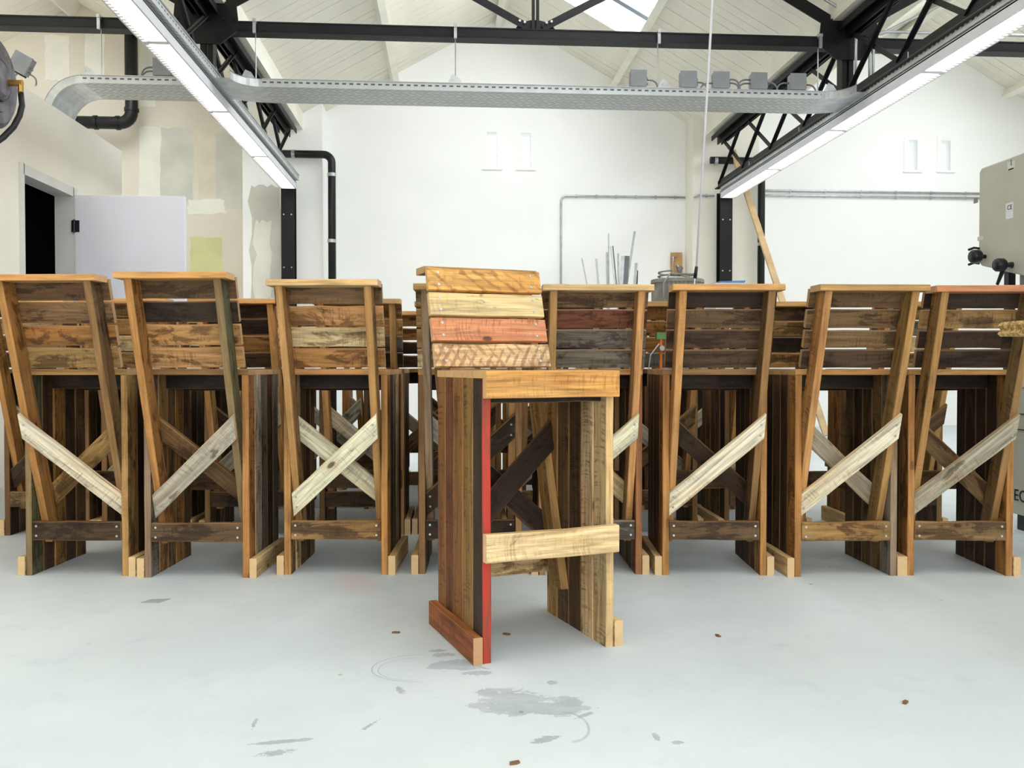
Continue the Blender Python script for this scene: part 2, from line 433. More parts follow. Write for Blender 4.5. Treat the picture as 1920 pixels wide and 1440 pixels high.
def gable(mb, x0, x1, ya, yb, holes, z0=0):
    xs = sorted(set([x0, x1] + [x for x in (-7.22, -4.58, -1.94, .70, 3.34, 5.98, 8.62) if x0 < x < x1] + [h[0] for h in holes] + [h[1] for h in holes]))
    for a, b in zip(xs, xs[1:]):
        hs = sorted([h for h in holes if h[0] <= a + 1e-6 and h[1] >= b - 1e-6], key=lambda h: h[2]); z = z0
        for h in hs: mb.box(a, b, ya, yb, z, h[2]); z = h[3]
        mb.prism([(a, z), (b, z), (b, roof_z(b) + .15), (a, roof_z(a) + .15)], 'y', ya, yb)


WIN = [(.415, .653, 3.313, 3.835), (.850, 1.088, 3.313, 3.835), (5.983, 6.221, 3.365, 3.835), (6.438, 6.676, 3.37, 3.835)]
wb = MB(); gable(wb, -1.94, 3.34, YB, YB + .25, WIN[:2]); o = wb.build('wall_back', M['wall']); tag(o, 'white gable wall behind the stools with two slot windows, between the black columns', 'wall', kind='structure')
wb = MB(); gable(wb, 3.34, XRR, YB, YB + .25, WIN[2:]); o = wb.build('wall_back', M['wall']); tag(o, 'white gable wall of the bay behind the bandsaw, two slot windows', 'wall', kind='structure')
wb = MB(); gable(wb, XL, -1.94, YB, YB + .25, []); lw = wb.build('wall_back', M['board']); tag(lw, 'cream plasterboard wall with filler patches behind the open white door', 'wall', kind='structure')
# piers at the back
for (a, b, mt, lb) in ((-2.52, -1.56, 'wall', 'white wall pier behind the black column near the open door'), (3.05, 3.90, 'wallc', 'cream wall pier behind the black column near the bandsaw')):
    p_ = MB(); p_.prism([(a, 0), (b, 0), (b, roof_z(b) + .1)] + [(x, roof_z(x) + .1) for x in (-1.94, 3.34) if a < x < b] + [(a, roof_z(a) + .1)], 'y', 10.95, YB + .05)
    o = p_.build('wall_back', M[mt]); tag(o, lb, 'wall', kind='structure')
    if a < 0: pierL = o
    else: pierR = o


def patch(parent, x0, y0, x1, y1, mat, Y, seed, jag=.03):
    a = at(x0, y1, Y=Y); b = at(x1, y0, Y=Y); rn = random.Random(seed); pts = []
    n = 7
    def J(): return rn.uniform(-jag, jag)
    for i in range(n): pts.append((a.x + (b.x - a.x) * i / n, a.z + J()))
    for i in range(n): pts.append((b.x + J(), a.z + (b.z - a.z) * i / n))
    for i in range(n): pts.append((b.x - (b.x - a.x) * i / n, b.z + J()))
    for i in range(n): pts.append((a.x + J(), b.z - (b.z - a.z) * i / n))
    return MB().prism(pts, 'y', Y - .0015, Y + .02).build('filler_patch', M[mat], parent)


for i, q in enumerate([(262, 238, 302, 470, 'patch_white', .01), (302, 240, 362, 380, 'patch_grey', .015), (372, 240, 420, 385, 'patch_beige', .012), (405, 250, 455, 390, 'patch_grey', .012),
                       (352, 375, 422, 400, 'patch_white', .02), (358, 445, 416, 545, 'patch_green', .012), (262, 80, 290, 200, 'patch_white', .01), (160, 60, 196, 150, 'patch_white', .01),
                       (85, 66, 130, 150, 'patch_white', .01)]):
    patch(lw, q[0], q[1], q[2], q[3], q[4], YB - .0004 * i, i, q[5])
patch(pierL, 470, 348, 525, 560, 'patch_grey', 10.95, 41, .03); patch(pierL, 478, 415, 510, 560, 'patch_white', 10.9485, 42, .03)

# walls at the sides, and the unseen front with an opening added to admit light
for x, nm, lb in ((XL, 'wall_left', 'white side wall beyond the partition, far left of the hall'), (XRR, 'wall_right', 'white side wall behind the bandsaw')):
    o = MB().box(x - (.2 if x < 0 else 0), x + (0 if x < 0 else .2), YF, YB, 0, 5.6).build(nm, M['wall']); tag(o, lb, 'wall', kind='structure')
fw = MB(); gable(fw, XL, XRR, YF - .2, YF, [(-4, 5.2, .25, 3.25)]); o = fw.build('wall_front', M['wall']); tag(o, 'white front wall with a wide glazed opening, behind the viewpoint', 'wall', kind='structure')

# slot windows
for i, (a, b, z0, z1) in enumerate(WIN):
    wroot = bpy.data.objects.new('window_%d' % (i + 1), None); C.objects.link(wroot); wroot.location = ((a + b) / 2, YB, z0)
    tag(wroot, ['narrow slot window left of its twin above the hero stool, white surround', 'narrow slot window right of its twin, above the centre of the hall',
                'narrow slot window nearer the black truss, in the bandsaw bay', 'narrow slot window nearer the bandsaw, right of its twin'][i], 'window', kind='structure')
    hw = (b - a) / 2; H = z1 - z0
    fr = MB(); t = .055
    fr.box(-hw, -hw + t, -.006, .2, 0, H).box(hw - t, hw, -.006, .2, 0, H).box(-hw + t, hw - t, -.006, .2, H - t, H).box(-hw + t, hw - t, -.006, .2, 0, .02)
    fr.build('window_frame', M['wall'], wroot)
    MB().box(-hw + t, hw - t, .15, .16, .02, H - t).build('pane', M['glass'], wroot)
    MB().box(-hw - .01, hw + .01, -.02, .02, -.012, 0).build('window_sill', M['wall'], wroot)

# roof: backing slabs, planks, purlins, ridge
ca, sa = math.cos(ANG), math.sin(ANG)


def slope_matrix(bay, side):
    """local x runs down the slope from the ridge, local z is up out of the roof"""
    s = 1 if side > 0 else -1
    m_ = Matrix(((s * ca, 0, s * sa), (0, s, 0), (-sa, 0, ca))).to_4x4(); m_.translation = (XR_[bay], 0, RZ); return m_


LEN = HS / ca
names = {(0, -1): 'the far left bay, outer slope', (0, 1): 'the left bay above the partition, slope down to the left truss', (1, -1): 'the middle bay, slope rising from the left truss',
         (1, 1): 'the middle bay, slope with the skylight above the cable boxes', (2, -1): 'the bandsaw bay, slope rising from the right truss', (2, 1): 'the bandsaw bay, outer slope'}
pk_cache = {}
for bay in (0, 1, 2):
    for side in (-1, 1):
        s = side; mt = slope_matrix(bay, side)
        def sb(mb, x0, x1, y0, y1, z0, z1): mb.box(x0, x1, min(s * y0, s * y1), max(s * y0, s * y1), z0, z1)
        slab = MB(); holes = [(q[1] / ca, q[2] / ca, q[3], q[4]) for q in SKYL if q[0] == bay] if side > 0 else []
        if holes:
            sb(slab, holes[0][1], LEN + .05, YF, YB + .1, .02, .14); sb(slab, -.05, holes[0][0], YF, YB + .1, .02, .14)
            ys = [YF] + sorted([v for h in holes for v in h[2:]]) + [YB + .1]
            for j in range(0, len(ys), 2): sb(slab, holes[0][0], holes[0][1], ys[j], ys[j + 1], .02, .14)
        else: sb(slab, -.05, LEN + .05, YF, YB + .1, .02, .14)
        co = slab.build('ceiling', M['ceil']); co.matrix_world = mt
        tag(co, 'cream boarded ceiling of ' + names[(bay, side)], 'ceiling', kind='structure')
        pw = .142; y = YB - pw / 2; i = 0
        while y > 5.4:
            xa = 0.0
            if any(h[2] < y + pw / 2 and h[3] > y - pw / 2 for h in holes): xa = holes[0][1]
            key = round(xa, 2)
            if key not in pk_cache:
                me_ = MB().box(xa, LEN - .01, -pw / 2 + .003, pw / 2 - .003, 0, .02); ob = me_.build('plank', M['ceil']); pk_cache[key] = ob.data; ob.parent = co
            else:
                ob = bpy.data.objects.new('plank', pk_cache[key]); C.objects.link(ob); ob.parent = co
            ob.location = (0, s * y, random.Random(i * 7 + bay).uniform(-.003, .002)); y -= pw; i += 1
        o = MB(); sb(o, LEN * .5 + .09, LEN * .5 + .17, YF, YB, -.13, 0); o.build('purlin', M['beam'], co)
        if side > 0:
            o = MB(); sb(o, -.03, .04, YF, YB, -.20, .02); o.build('ridge_beam', M['beam'], co)
for x in (-1.94, 3.34):
    o = MB().prism([(x - .15, VZ - .12), (x + .15, VZ - .12), (x + .15, VZ + .12), (x - .15, VZ + .12)], 'y', YF, YB).build('trim', M['beam'])
    o.name = 'trim_%d' % (1 if x < 0 else 2); tag(o, 'white valley gutter board above the %s lattice truss' % ('left' if x < 0 else 'right'), 'trim', kind='structure')

# skylights
for i, (b, d0, d1, y0, y1) in enumerate(SKYL):
    r = bpy.data.objects.new('window_%d' % (i + 5), None); C.objects.link(r); r.matrix_world = slope_matrix(b, 1)
    tag(r, 'long roof skylight with grey glazing bars, %s, %s' % (('left bay', 'middle bay', 'bandsaw bay')[b], 'far end by the gable' if y0 > 0 else 'near end over the viewpoint'), 'skylight', kind='structure')
    x0, x1 = d0 / ca, d1 / ca; fr = MB(); t = .03
    fr.box(x0 - .02, x0 + t, y0, y1, -.01, .26).box(x1 - t, x1 + .02, y0, y1, -.01, .26).box(x0, x1, y0 - .02, y0 + t, -.01, .26).box(x0, x1, y1 - t, y1 + .02, -.01, .26)
    fr.build('frame', M['beam'], r)
    y = y1 - .67; prev = y1
    while y > y0 + .5:
        MB().box(x0, x1, y - .045, y + .045, .0, .10).build('glazing_bar', M['skyframe'], r)
        MB().box(x0, x1, y + .03, prev - .03, .19, .2).build('pane', M['glass'], r); prev = y; y -= 1.33
    MB().box(x0, x1, y0, prev - .03, .19, .2).build('pane', M['glass'], r)

# partition room on the left with its door
PX = -2.9
pw_ = MB()
for a, b, z0, z1 in ((YF, 6.22, 0, 2.69), (6.22, 7.04, 2.11, 2.69), (7.04, 8.05, 0, 2.69)): pw_.box(PX - .12, PX, a, b, z0, z1)
pw_.box(XL, PX - .12, 7.93, 8.05, 0, 2.69); o = pw_.build('wall_left', M['wallc']); tag(o, 'cream box-room partition with the doorway, below the hose reel', 'wall', kind='structure')
o = MB().box(XL, PX - .12, YF, 7.93, 2.57, 2.69).build('ceiling', M['wallc']); tag(o, 'flat lid of the box room behind the open white door', 'ceiling', kind='structure')
ir = MB().box(XL + .02, XL + .05, YF, 7.9, 0, 2.56).box(XL, PX - .13, 7.86, 7.9, 0, 2.56).box(PX - .16, PX - .13, 7.06, 7.9, 0, 2.56).box(PX - .16, PX - .13, YF, 6.2, 0, 2.56).box(XL, PX - .14, YF, 7.9, 2.5, 2.55).box(XL, PX - .14, YF, 7.9, .001, .02)  # added lining, coloured near-black to give the box room its darkness
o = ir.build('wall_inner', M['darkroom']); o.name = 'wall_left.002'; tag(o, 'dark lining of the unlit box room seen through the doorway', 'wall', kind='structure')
dr = bpy.data.objects.new('door_1', None); C.objects.link(dr); dr.location = (PX, 7.04, 0); tag(dr, 'white flush door standing open beside the dark doorway', 'door', kind='structure')
fr = MB().box(-.13, .012, -.87, -.81, 0, 2.16).box(-.13, .012, -.03, .035, 0, 2.16).box(-.13, .012, -.82, -.02, 2.09, 2.16); fr.build('door_frame', M['frame'], dr)
lf = bevel(MB().box(.03, .85, -.045, -.005, .01, 2.10).build('door_leaf', M['door'], dr), .003)
for z in (.25, 1.05, 1.86):
    MB().tube([(.022, -.05, z - .05), (.022, -.05, z + .05)], .009, 8).box(.0, .06, -.049, -.044, z - .045, z + .045).build('hinge', M['blackplast'], dr)
MB().tube([(.79, -.045, 1.03), (.79, -.10, 1.03), (.68, -.10, 1.03)], .009, 8).box(.77, .81, -.052, -.044, .95, 1.1).build('handle', M['galv'], dr)
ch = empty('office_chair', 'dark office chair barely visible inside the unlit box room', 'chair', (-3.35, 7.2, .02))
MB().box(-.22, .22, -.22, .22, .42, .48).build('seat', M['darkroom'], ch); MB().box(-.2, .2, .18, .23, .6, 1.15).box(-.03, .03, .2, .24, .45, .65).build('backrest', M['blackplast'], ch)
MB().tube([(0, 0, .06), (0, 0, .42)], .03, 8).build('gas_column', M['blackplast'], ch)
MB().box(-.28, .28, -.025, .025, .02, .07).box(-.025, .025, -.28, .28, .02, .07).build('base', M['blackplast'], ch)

# ------------------------------------------------------------------ steel: columns, lattice girders, roof truss
def i_column(x, lb):
    r = empty('steel_column', lb, 'column', (x, 10.78, 0), group=None)
    bevel(MB().box(-.078, .078, -.075, -.063, .01, 2.95).box(-.078, .078, .063, .075, .01, 2.95).box(-.005, .005, -.063, .063, .01, 2.95).build('column_shaft', M['black'], r), .002)
    MB().box(-.12, .12, -.12, .12, 0, .015).build('base_plate', M['black'], r)
    for z in (1.97, 2.6):
        for dx in (-.045, .045): MB().tube([(dx, -.075, z), (dx, -.085, z)], .009, 6).build('bolt', M['galv'], r)
    return r


i_column(-1.937, 'black steel column under the left lattice truss'); i_column(3.405, 'black steel column under the right lattice truss')


def girder(x, lb):
    r = empty('lattice_girder', lb, 'girder', (x, 10.75, 2.98))
    zb, zt = .03, .64; L = 10.75
    # top chord: twin angles with flange and web, bottom chord the same upside down
    tc_ = MB().box(-.105, .105, -L - 3, 0, zt, zt + .012).box(-.03, -.018, -L - 3, 0, zt - .09, zt).box(.018, .03, -L - 3, 0, zt - .09, zt).box(-.105, -.095, -L - 3, 0, zt - .045, zt).box(.095, .105, -L - 3, 0, zt - .045, zt)
    tc_.build('top_chord', M['black'], r)
    bc = MB().box(-.06, -.008, -L - 3, 0, zb - .03, zb - .018).box(.008, .06, -L - 3, 0, zb - .03, zb - .018).box(-.02, -.008, -L - 3, 0, zb - .02, zb + .07).box(.008, .02, -L - 3, 0, zb - .02, zb + .07)
    bc.build('bottom_chord', M['black'], r)
    n = 12; p = .87; a0 = .04
    for i in range(n):
        ya, yb = -a0 - i * p, -a0 - (i + 1) * p
        MB().bar((-.004, ya, zb + .03), (-.004, yb, zt - .02), .045, .008, (1, 0, 0)).bar((-.02, ya, zb + .03), (-.02, yb, zt - .02), .008, .03, (1, 0, 0)).build('lattice_bar', M['steelb'], r)
        MB().bar((.012, ya, zt - .02), (.012, yb, zb + .03), .04, .008, (1, 0, 0)).bar((.026, ya, zt - .02), (.026, yb, zb + .03), .008, .03, (1, 0, 0)).build('lattice_bar', M['brown'], r)
    # the post and gusset where the roof truss sits
    yt = 7.27 - 10.75
    MB().box(-.05, -.01, yt - .05, yt + .05, zb, zt + .05).box(.01, .05, yt - .05, yt + .05, zb, zt + .05).build('post', M['black'], r)
    MB().prism([(-.26, zt - .15), (-.11, zt - .27), (.11, zt - .27), (.26, zt - .15), (.24, zt + .04), (.1, zt + .08), (-.1, zt + .08), (-.24, zt + .04)], 'y', yt - .07, yt - .056).build('gusset_plate', M['black'], r)
    for dx in (-.22, -.14, .14, .22):
        MB().tube([(dx, yt - .07, zt - .07), (dx, yt - .082, zt - .07)], .012, 6).build('bolt', M['steelb'], r)
    return r


girder(-1.937, 'black lattice truss running back above the left strip light'); girder(3.33, 'black lattice truss running back above the right strip light')

YT = 7.27
rt = empty('roof_truss', 'black cross truss with tie beam and king post spanning the bays', 'truss', (.70, YT, 3.5))
for b, (xa, xb) in enumerate(((-7.2, -1.99), (-1.88, 3.28), (3.38, 8.6))):
    xa -= .70; xb -= .70
    MB().box(xa, xb, -.05, .0, .035, .045).box(xa, xb, -.008, .0, -.045, .04).box(xa, xb, .01, .06, .035, .045).box(xa, xb, -.045, -.035, -.03, .035).box(xa, xb, -.06, .06, -.047, -.037).build('tie_beam', M['steelb' if b == 1 else 'black'], rt)
    cx = XR_[b] - .70
    for s in (-1, 1):
        a = Vector((cx + s * (HS - .08), -.02, .14)); e = Vector((cx + s * .03, -.02, .14 + SL * (HS - .11)))
        MB().bar(a, e, .10, .012, (0, 1, 0)).bar(a + Vector((0, .03, .03)), e + Vector((0, .03, .03)), .012, .07, (0, 1, 0)).build('rafter', M['black'], rt)
        a = Vector((cx + s * .06, -.03, .06)); e = Vector((cx + s * HS * .52, -.03, .06 + .53 * HS * .5))
        MB().bar(a, e, .06, .01, (0, 1, 0)).bar(a + Vector((0, .025, .02)), e + Vector((0, .025, .02)), .01, .05, (0, 1, 0)).build('strut', M['steelb'], rt)
    MB().box(cx - .03, cx - .006, -.03, .0, .05, 1.5).box(cx + .006, cx + .03, -.03, 0, .05, 1.5).build('king_post', M['steelb'], rt)
    g = [(cx + .17 * math.cos(math.radians(t)), .03 + .10 * math.sin(math.radians(t))) for t in range(0, 181, 15)]
    MB().prism(g, 'y', -.012, .0).build('gusset_plate', M['steelb'], rt)
    for s in (-1, 1):
        for d in (.09, .13): MB().tube([(cx + s * d, -.035, .075 + .53 * d * .5), (cx + s * d, -.05, .075 + .53 * d * .5)], .011, 6).build('bolt', M['galv'], rt)

# conduits bending round the right girder post
cdt = empty('conduit', 'grey conduit pipes bending down the black post of the right truss', 'pipe', (3.33, 7.0, 3.0))
def rel(o, pts): return [Vector(p) - Vector(o.location) for p in pts]
for k, (dx, dz) in enumerate(((0, 0), (.12, -.1), (.15, -.16))):
    sgn = -1 if k == 0 else 1
    base = Vector((3.36 + dx, 7.14, 3.08 + dz * .2))
    if k == 0:
        pts = [base, base + Vector((0, 0, .50))] + [base + Vector((-.16 + .16 * math.cos(t * PI / 12), 0, .50 + .12 * math.sin(t * PI / 12) * 1.3)) for t in range(1, 5)]
        e = pts[-1]; pts += [e + Vector((-1.1, 0, SL * 1.1)), e + Vector((-2.2, 0, SL * 2.2))]
    else:
        pts = [base, base + Vector((0, 0, .34 - dz * .5))] + [base + Vector((.10 - .10 * math.cos(t * PI / 12), 0, .34 - dz * .5 + .10 * math.sin(t * PI / 12))) for t in range(1, 7)]
        pts += [pts[-1] + Vector((4.8, 0, 0))] if k == 2 else [pts[-1] + Vector((.5, .02, .25)), pts[-1] + Vector((2.0, .02, .25 + 1.5 * SL))]
    MB().tube(rel(cdt, pts), .012, 8).build('conduit_pipe', M['galv'], cdt, True)

# ------------------------------------------------------------------ strip lights
def strip_light(x0, x1, yfar, lb):
    r = empty('strip_light', lb, 'light', ((x0 + x1) / 2, yfar, 2.85)); hw = (x1 - x0) / 2; L = 9.2
    MB().box(-hw, -hw + .012, -L, 0, 0, .075).box(hw - .012, hw, -L, 0, 0, .075).box(-hw, hw, -L, 0, .065, .08).box(-hw, hw, -.01, 0, 0, .07).box(-hw, hw, -L, -L + .01, 0, .07).build('housing', M['white'], r)
    for i in range(6):
        ya = -i * 1.53 - .03; yb = -(i + 1) * 1.53 + .02
        p = MB().box(-hw + .018, hw - .018, yb, ya, .012, .022).build('light_panel', M['tube'], r)
    for i in range(1, 7): MB().box(-hw + .012, hw - .012, -i * 1.53 - .03, -i * 1.53 + .02, .006, .03).build('joint_strip', M['white'], r)
    fins = MB(); s = 1 if x0 < 0 else -1; n = int(L / .045)
    for i in range(n):
        y = -i * .045 - .02
        xe = -hw + .012 if s > 0 else hw - .012
        fins.box(min(xe, xe + s * .022), max(xe, xe + s * .022), y - .012, y + .004, .002, .02)
    o = fins.build('louvre_teeth', M['white'], r); o['kind'] = 'stuff'
    return r


strip_light(-1.965, -1.785, 10.42, 'lit strip light hanging on the left, under the left truss'); strip_light(3.30, 3.485, 10.62, 'lit strip light hanging on the right, over the bandsaw side')

# ------------------------------------------------------------------ cable tray
ct = empty('cable_tray', 'perforated galvanised cable tray crossing the hall and running along both lights', 'cable tray', (.7, 7.2, 2.95))
def tray(p0, p1, wd):
    p0, p1 = Vector(p0), Vector(p1); d = (p1 - p0); L = d.length; d.normalize()
    m_ = Matrix((d, Vector((-d.y, d.x, 0)), Vector((0, 0, 1)))).transposed().to_4x4(); m_.translation = p0 - Vector(ct.location)
    b = MB().box(0, L, -wd / 2, wd / 2, 0, .002).build('tray_base', M['tray_base'], ct); b.matrix_local = m_
    b = MB().box(0, L, -wd / 2 - .002, -wd / 2, 0, .06).box(0, L, wd / 2, wd / 2 + .002, 0, .06).box(0, L, -wd / 2 - .012, -wd / 2, .058, .062).box(0, L, wd / 2, wd / 2 + .012, .058, .062).build('tray_side', M['tray_side'], ct); b.matrix_local = m_
def tray_bend(c, ri, ro, a0, a1):
    n = 10; c = Vector(c) - Vector(ct.location); mb = MB()
    def P(r, i, z): t = math.radians(a0 + (a1 - a0) * i / n); return (c.x + r * math.cos(t), c.y + r * math.sin(t), z)
    for i in range(n):
        mb.add([P(ri, i, 0), P(ro, i, 0), P(ro, i + 1, 0), P(ri, i + 1, 0)], [(0, 1, 2, 3)])
        for r in (ri, ro): mb.add([P(r, i, 0), P(r, i + 1, 0), P(r, i + 1, .06), P(r, i, .06)], [(0, 1, 2, 3)]); mb.add([P(r - .006, i, .06), P(r + .006, i, .06), P(r + .006, i + 1, .06), P(r - .006, i + 1, .06)], [(0, 1, 2, 3)])
    mb.build('tray_bend', M['galv'], ct, True)
ya, yb = 6.98, 7.40; yc = (ya + yb) / 2
tray((-1.45, yc, 2.95), (3.0, yc, 2.95), yb - ya)
tray((-2.80, yc, 2.9501), (-2.03, yc, 2.9501), yb - ya)
mb = MB(); n = 10; R_ = .24
def P(r, i, y): t = PI / 2 + PI / 2 * i / n; return (-2.80 - .7 + r * math.cos(t), y - 7.2, 2.95 - R_ - 2.95 + r * math.sin(t))
for i in range(n):
    mb.add([P(R_, i, ya), P(R_, i, yb), P(R_, i + 1, yb), P(R_, i + 1, ya)], [(0, 1, 2, 3)])
    for y_ in (ya, yb): mb.add([P(R_, i, y_), P(R_ + .06, i, y_), P(R_ + .06, i + 1, y_), P(R_, i + 1, y_)], [(0, 1, 2, 3)]); mb.add([P(R_ + .06, i, y_ - .006), P(R_ + .06, i, y_ + .006), P(R_ + .06, i + 1, y_ + .006), P(R_ + .06, i + 1, y_ - .006)], [(0, 1, 2, 3)])
mb.build('tray_bend', M['galv'], ct, True)
# trays above the lights, and bends into them
tray((-1.80, 1.2, 2.94), (-1.80, 10.4, 2.94), .09); tray((3.34, 1.2, 2.94), (3.34, 10.6, 2.94), .09)
tray_bend((-1.45, 6.78, 2.95), .2, .62, 90, 180); tray_bend((3.0, 6.78, 2.95), .2, .62, 0, 90)
for px in (187, 478, 854, 1235, 1537):
    q = at(px, 160, Y=7.2); x = q.x
    MB().tube([(x - .7, 7.24 - 7.2, .05), (x - .7, 7.24 - 7.2, .52)], .005, 6).build('hanger_rod', M['galv'], ct)
    MB().box(x - .712, x - .688, -.02, .0, .49, .58).box(x - .712, x - .688, -.03, .09, .575, .6).build('hanger_clamp', M['galv'], ct)
    MB().prism([(x - .76, .06), (x - .65, .06), (x - .68, .11), (x - .725, .13)], 'y', -.225, -.22).tube([(x - .72, -.23, .09), (x - .72, -.22, .09)], .006, 6).build('bracket', M['galv'], ct)
for yy in (3.0, 4.6, 6.2, 8.2, 9.6):
    for x in (-1.80, 3.34):
        MB().box(x - .7 - .02, x - .7 + .02, yy - 7.2 - .012, yy - 7.2 + .012, .05, .10).tube([(x - .7 - .03, yy - 7.2, .06), (x - .7 - .03, yy - 7.2, .11)], .006, 6).build('bracket', M['galv'], ct)

# junction boxes on the tray
def jbox(px, lb, loops, i, loc=None, tilt=0, s=.125):
    x = at(px, 168, Y=7.0).x if loc is None else loc[0]
    r = empty('junction_box', lb, 'junction box', loc or (x, 7.03, 3.012), group='junction boxes along the cable tray')
    r.rotation_euler = (0, tilt, .0)
    bevel(MB().box(-s / 2, s / 2, -.03, .04, .015, .015 + s).build('box_body', M['grey'], r), .005)
    bevel(MB().box(-s / 2 - .004, s / 2 + .004, -.045, -.03, .01, .02 + s).build('lid', M['grey'], r), .004)
    MB().box(-s / 2 + .01, s / 2 - .01, -.02, .03, .0, .016).build('foot', M['blackplast'], r)
    for sd, zz in loops:
        c = Vector((sd * (s / 2 + .0), 0, .015 + zz))
        pts = [c, c + Vector((sd * .04, 0, 0))] + [c + Vector((sd * (.04 + .06 * math.sin(t * PI / 12)), 0, -.06 + .06 * math.cos(t * PI / 12))) for t in range(1, 7)]
        pts.append(Vector((pts[-1].x, 0, 0)))
        MB().tube(pts, .007, 6).build('cable', M['cable'], r, True)
    for zz in (.03, .07): MB().tube([(s / 2, 0, .015 + zz), (s / 2 + .02, 0, .015 + zz)], .011, 8).build('cable_gland', M['grey'], r)
JB = [(1197, 'grey junction box on the tray nearest the middle of the hall, loop to one side', [(1, .06)]), (1291, 'grey junction box on the tray, second from the skylight side', [(1, .05)]),
      (1352, 'grey junction box on the tray with cables on both sides, beside the thin white pole', [(1, .08), (1, .05), (-1, .045)]),
      (1423, 'grey junction box on the tray with double loops, second from the right truss', [(-1, .08), (-1, .05), (1, .06)]), (1496, 'grey junction box on the tray nearest the right truss', [(-1, .06), (1, .05)]),
      (304, 'grey junction box on the tray behind the left strip light', [(-1, .07), (-1, .04), (1, .06)])]
for i, (px, lb, lo) in enumerate(JB): jbox(px, lb, lo, i)
q = at(32, 138, Y=7.6)
jbox(0, 'tilted grey junction box above the partition beside the hose reel', [(1, .03)], 9, (q.x, 7.6, q.z), .5, .15)
MB().tube([(0, 0, 0), (-.02, 0, -.12), (.02, 0, -.33)], .008, 6).build('stem', M['cable'], [o for o in C.objects if o.name.startswith('junction_box')][-1])

# ------------------------------------------------------------------ pipes
def pipe(name, lb, pts, r, clips=(), mat='pipe'):
    o = empty(name, lb, 'pipe', pts[-1]); MB().tube(rel(o, pts), r, 16).build('pipe_run', M[mat], o, True)
    for c, d in clips:
        c = Vector(c) - Vector(o.location); d = Vector(d)
        MB().tube([c - d * .02, c + d * .02], r * 1.14, 16).build('pipe_collar', M['galv'] if mat == 'pipe' and r < .06 else M[mat], o)
    return o
def elbow(a, b, c, R, n=6):
    """points of a rounded corner at b between a and c"""
    a, b, c = Vector(a), Vector(b), Vector(c); u = (a - b).normalized(); v = (c - b).normalized()
    return [b + u * R * (1 - math.sin(t * PI / 2 / n)) + v * R * (1 - math.cos(t * PI / 2 / n)) for t in range(n + 1)]
t0 = at(247, 40, Y=11.0); t1 = at(247, 231, Y=11.0); t2 = Vector((t1.x - 1.6, 11.0, t1.z))
t0.x = t1.x
pipe('drain_pipe', 'fat black drain pipe dropping behind the tray and turning left over the partition', [Vector((t1.x, 11, 4.9))] + elbow(t0, t1, t2, .14) + [t2], .075,
     [((t1.x, 11, t1.z + .16), (0, 0, 1)), ((t1.x - .16, 11, t1.z), (1, 0, 0)), ((t1.x - .42, 11, t1.z), (1, 0, 0))])
a = at(520, 288, Y=10.84); b = at(622, 290, Y=10.84); a.z = b.z; c = Vector((b.x, 10.84, 0.0))
pipe('drain_pipe', 'black drain pipe bending down beside the left steel column', [a] + elbow(a, b, c, .10) + [c], .047, [(at(622, 328, Y=10.84), (0, 0, 1)), (at(622, 452, Y=10.84), (0, 0, 1)), (at(550, 289, Y=10.84), (1, 0, 0))])
a = at(1332, 302, Y=10.84); b = at(1428, 302, Y=10.84); a.z = b.z; c = Vector((b.x, 10.84, 0.0))
pipe('drain_pipe', 'black drain pipe with a capped end passing behind the right truss', [a] + elbow(a, b, c, .10) + [c], .045, [(at(1428, 458, Y=10.84), (0, 0, 1)), (at(1342, 302, Y=10.84), (1, 0, 0))])

def conduit(lb, pts, r=.011, nclip=5, mat='galv'):
    o = empty('conduit', lb, 'pipe', pts[0]); MB().tube(rel(o, pts), r, 8).build('conduit_pipe', M[mat], o, True)
    a, b = Vector(pts[-2]), Vector(pts[-1])
    for i in range(nclip):
        c = a.lerp(b, (i + .5) / nclip) - Vector(o.location); MB().box(c.x - .012, c.x + .012, c.y - .004, c.y + .03, c.z - .02, c.z + .02).build('pipe_clip', M['galv'], o)
a = at(1052, 600, Y=11.28); b = at(1052, 367, Y=11.28); c = at(1298, 366, Y=11.28); a.x = b.x; c.z = b.z; a.z = .3
conduit('thin grey conduit making a square bend on the white back wall', [a] + elbow(a, b, c, .07) + [Vector((3.04, 11.28, b.z))], .013, 6)
for y_, lb in ((357, 'upper thin grey conduit along the wall of the bandsaw bay'), (366, 'lower thin grey conduit along the wall of the bandsaw bay')):
    a = at(1432, y_, Y=11.28); conduit(lb, [Vector((3.92, 11.28, a.z)), Vector((4.2, 11.28, a.z)), Vector((8.5, 11.28, a.z))], .014, 9)
a = at(1290, 366, Y=10.93); conduit('short grey conduit crossing the cream pier beside the right column', [Vector((3.06, 10.93, a.z - .03)), Vector((3.12, 10.93, a.z)), Vector((3.32, 10.93, a.z))], .013, 1)

# ------------------------------------------------------------------ the bar stools
PAL = dict(honey='#c2925a', orange='#ab7a42', tan='#a5814f', brown='#705638', mid='#866844', dark='#3c2b1c', umber='#523d29', cream='#e2d8bb', pale='#d9bc8c', grey='#776f64', green='#636047',
           redwood='#7d4a30', pink='#c98560', silver='#b9b09c', gold='#d8a45c')
mesh_cache = {}
ws = random.Random(3)


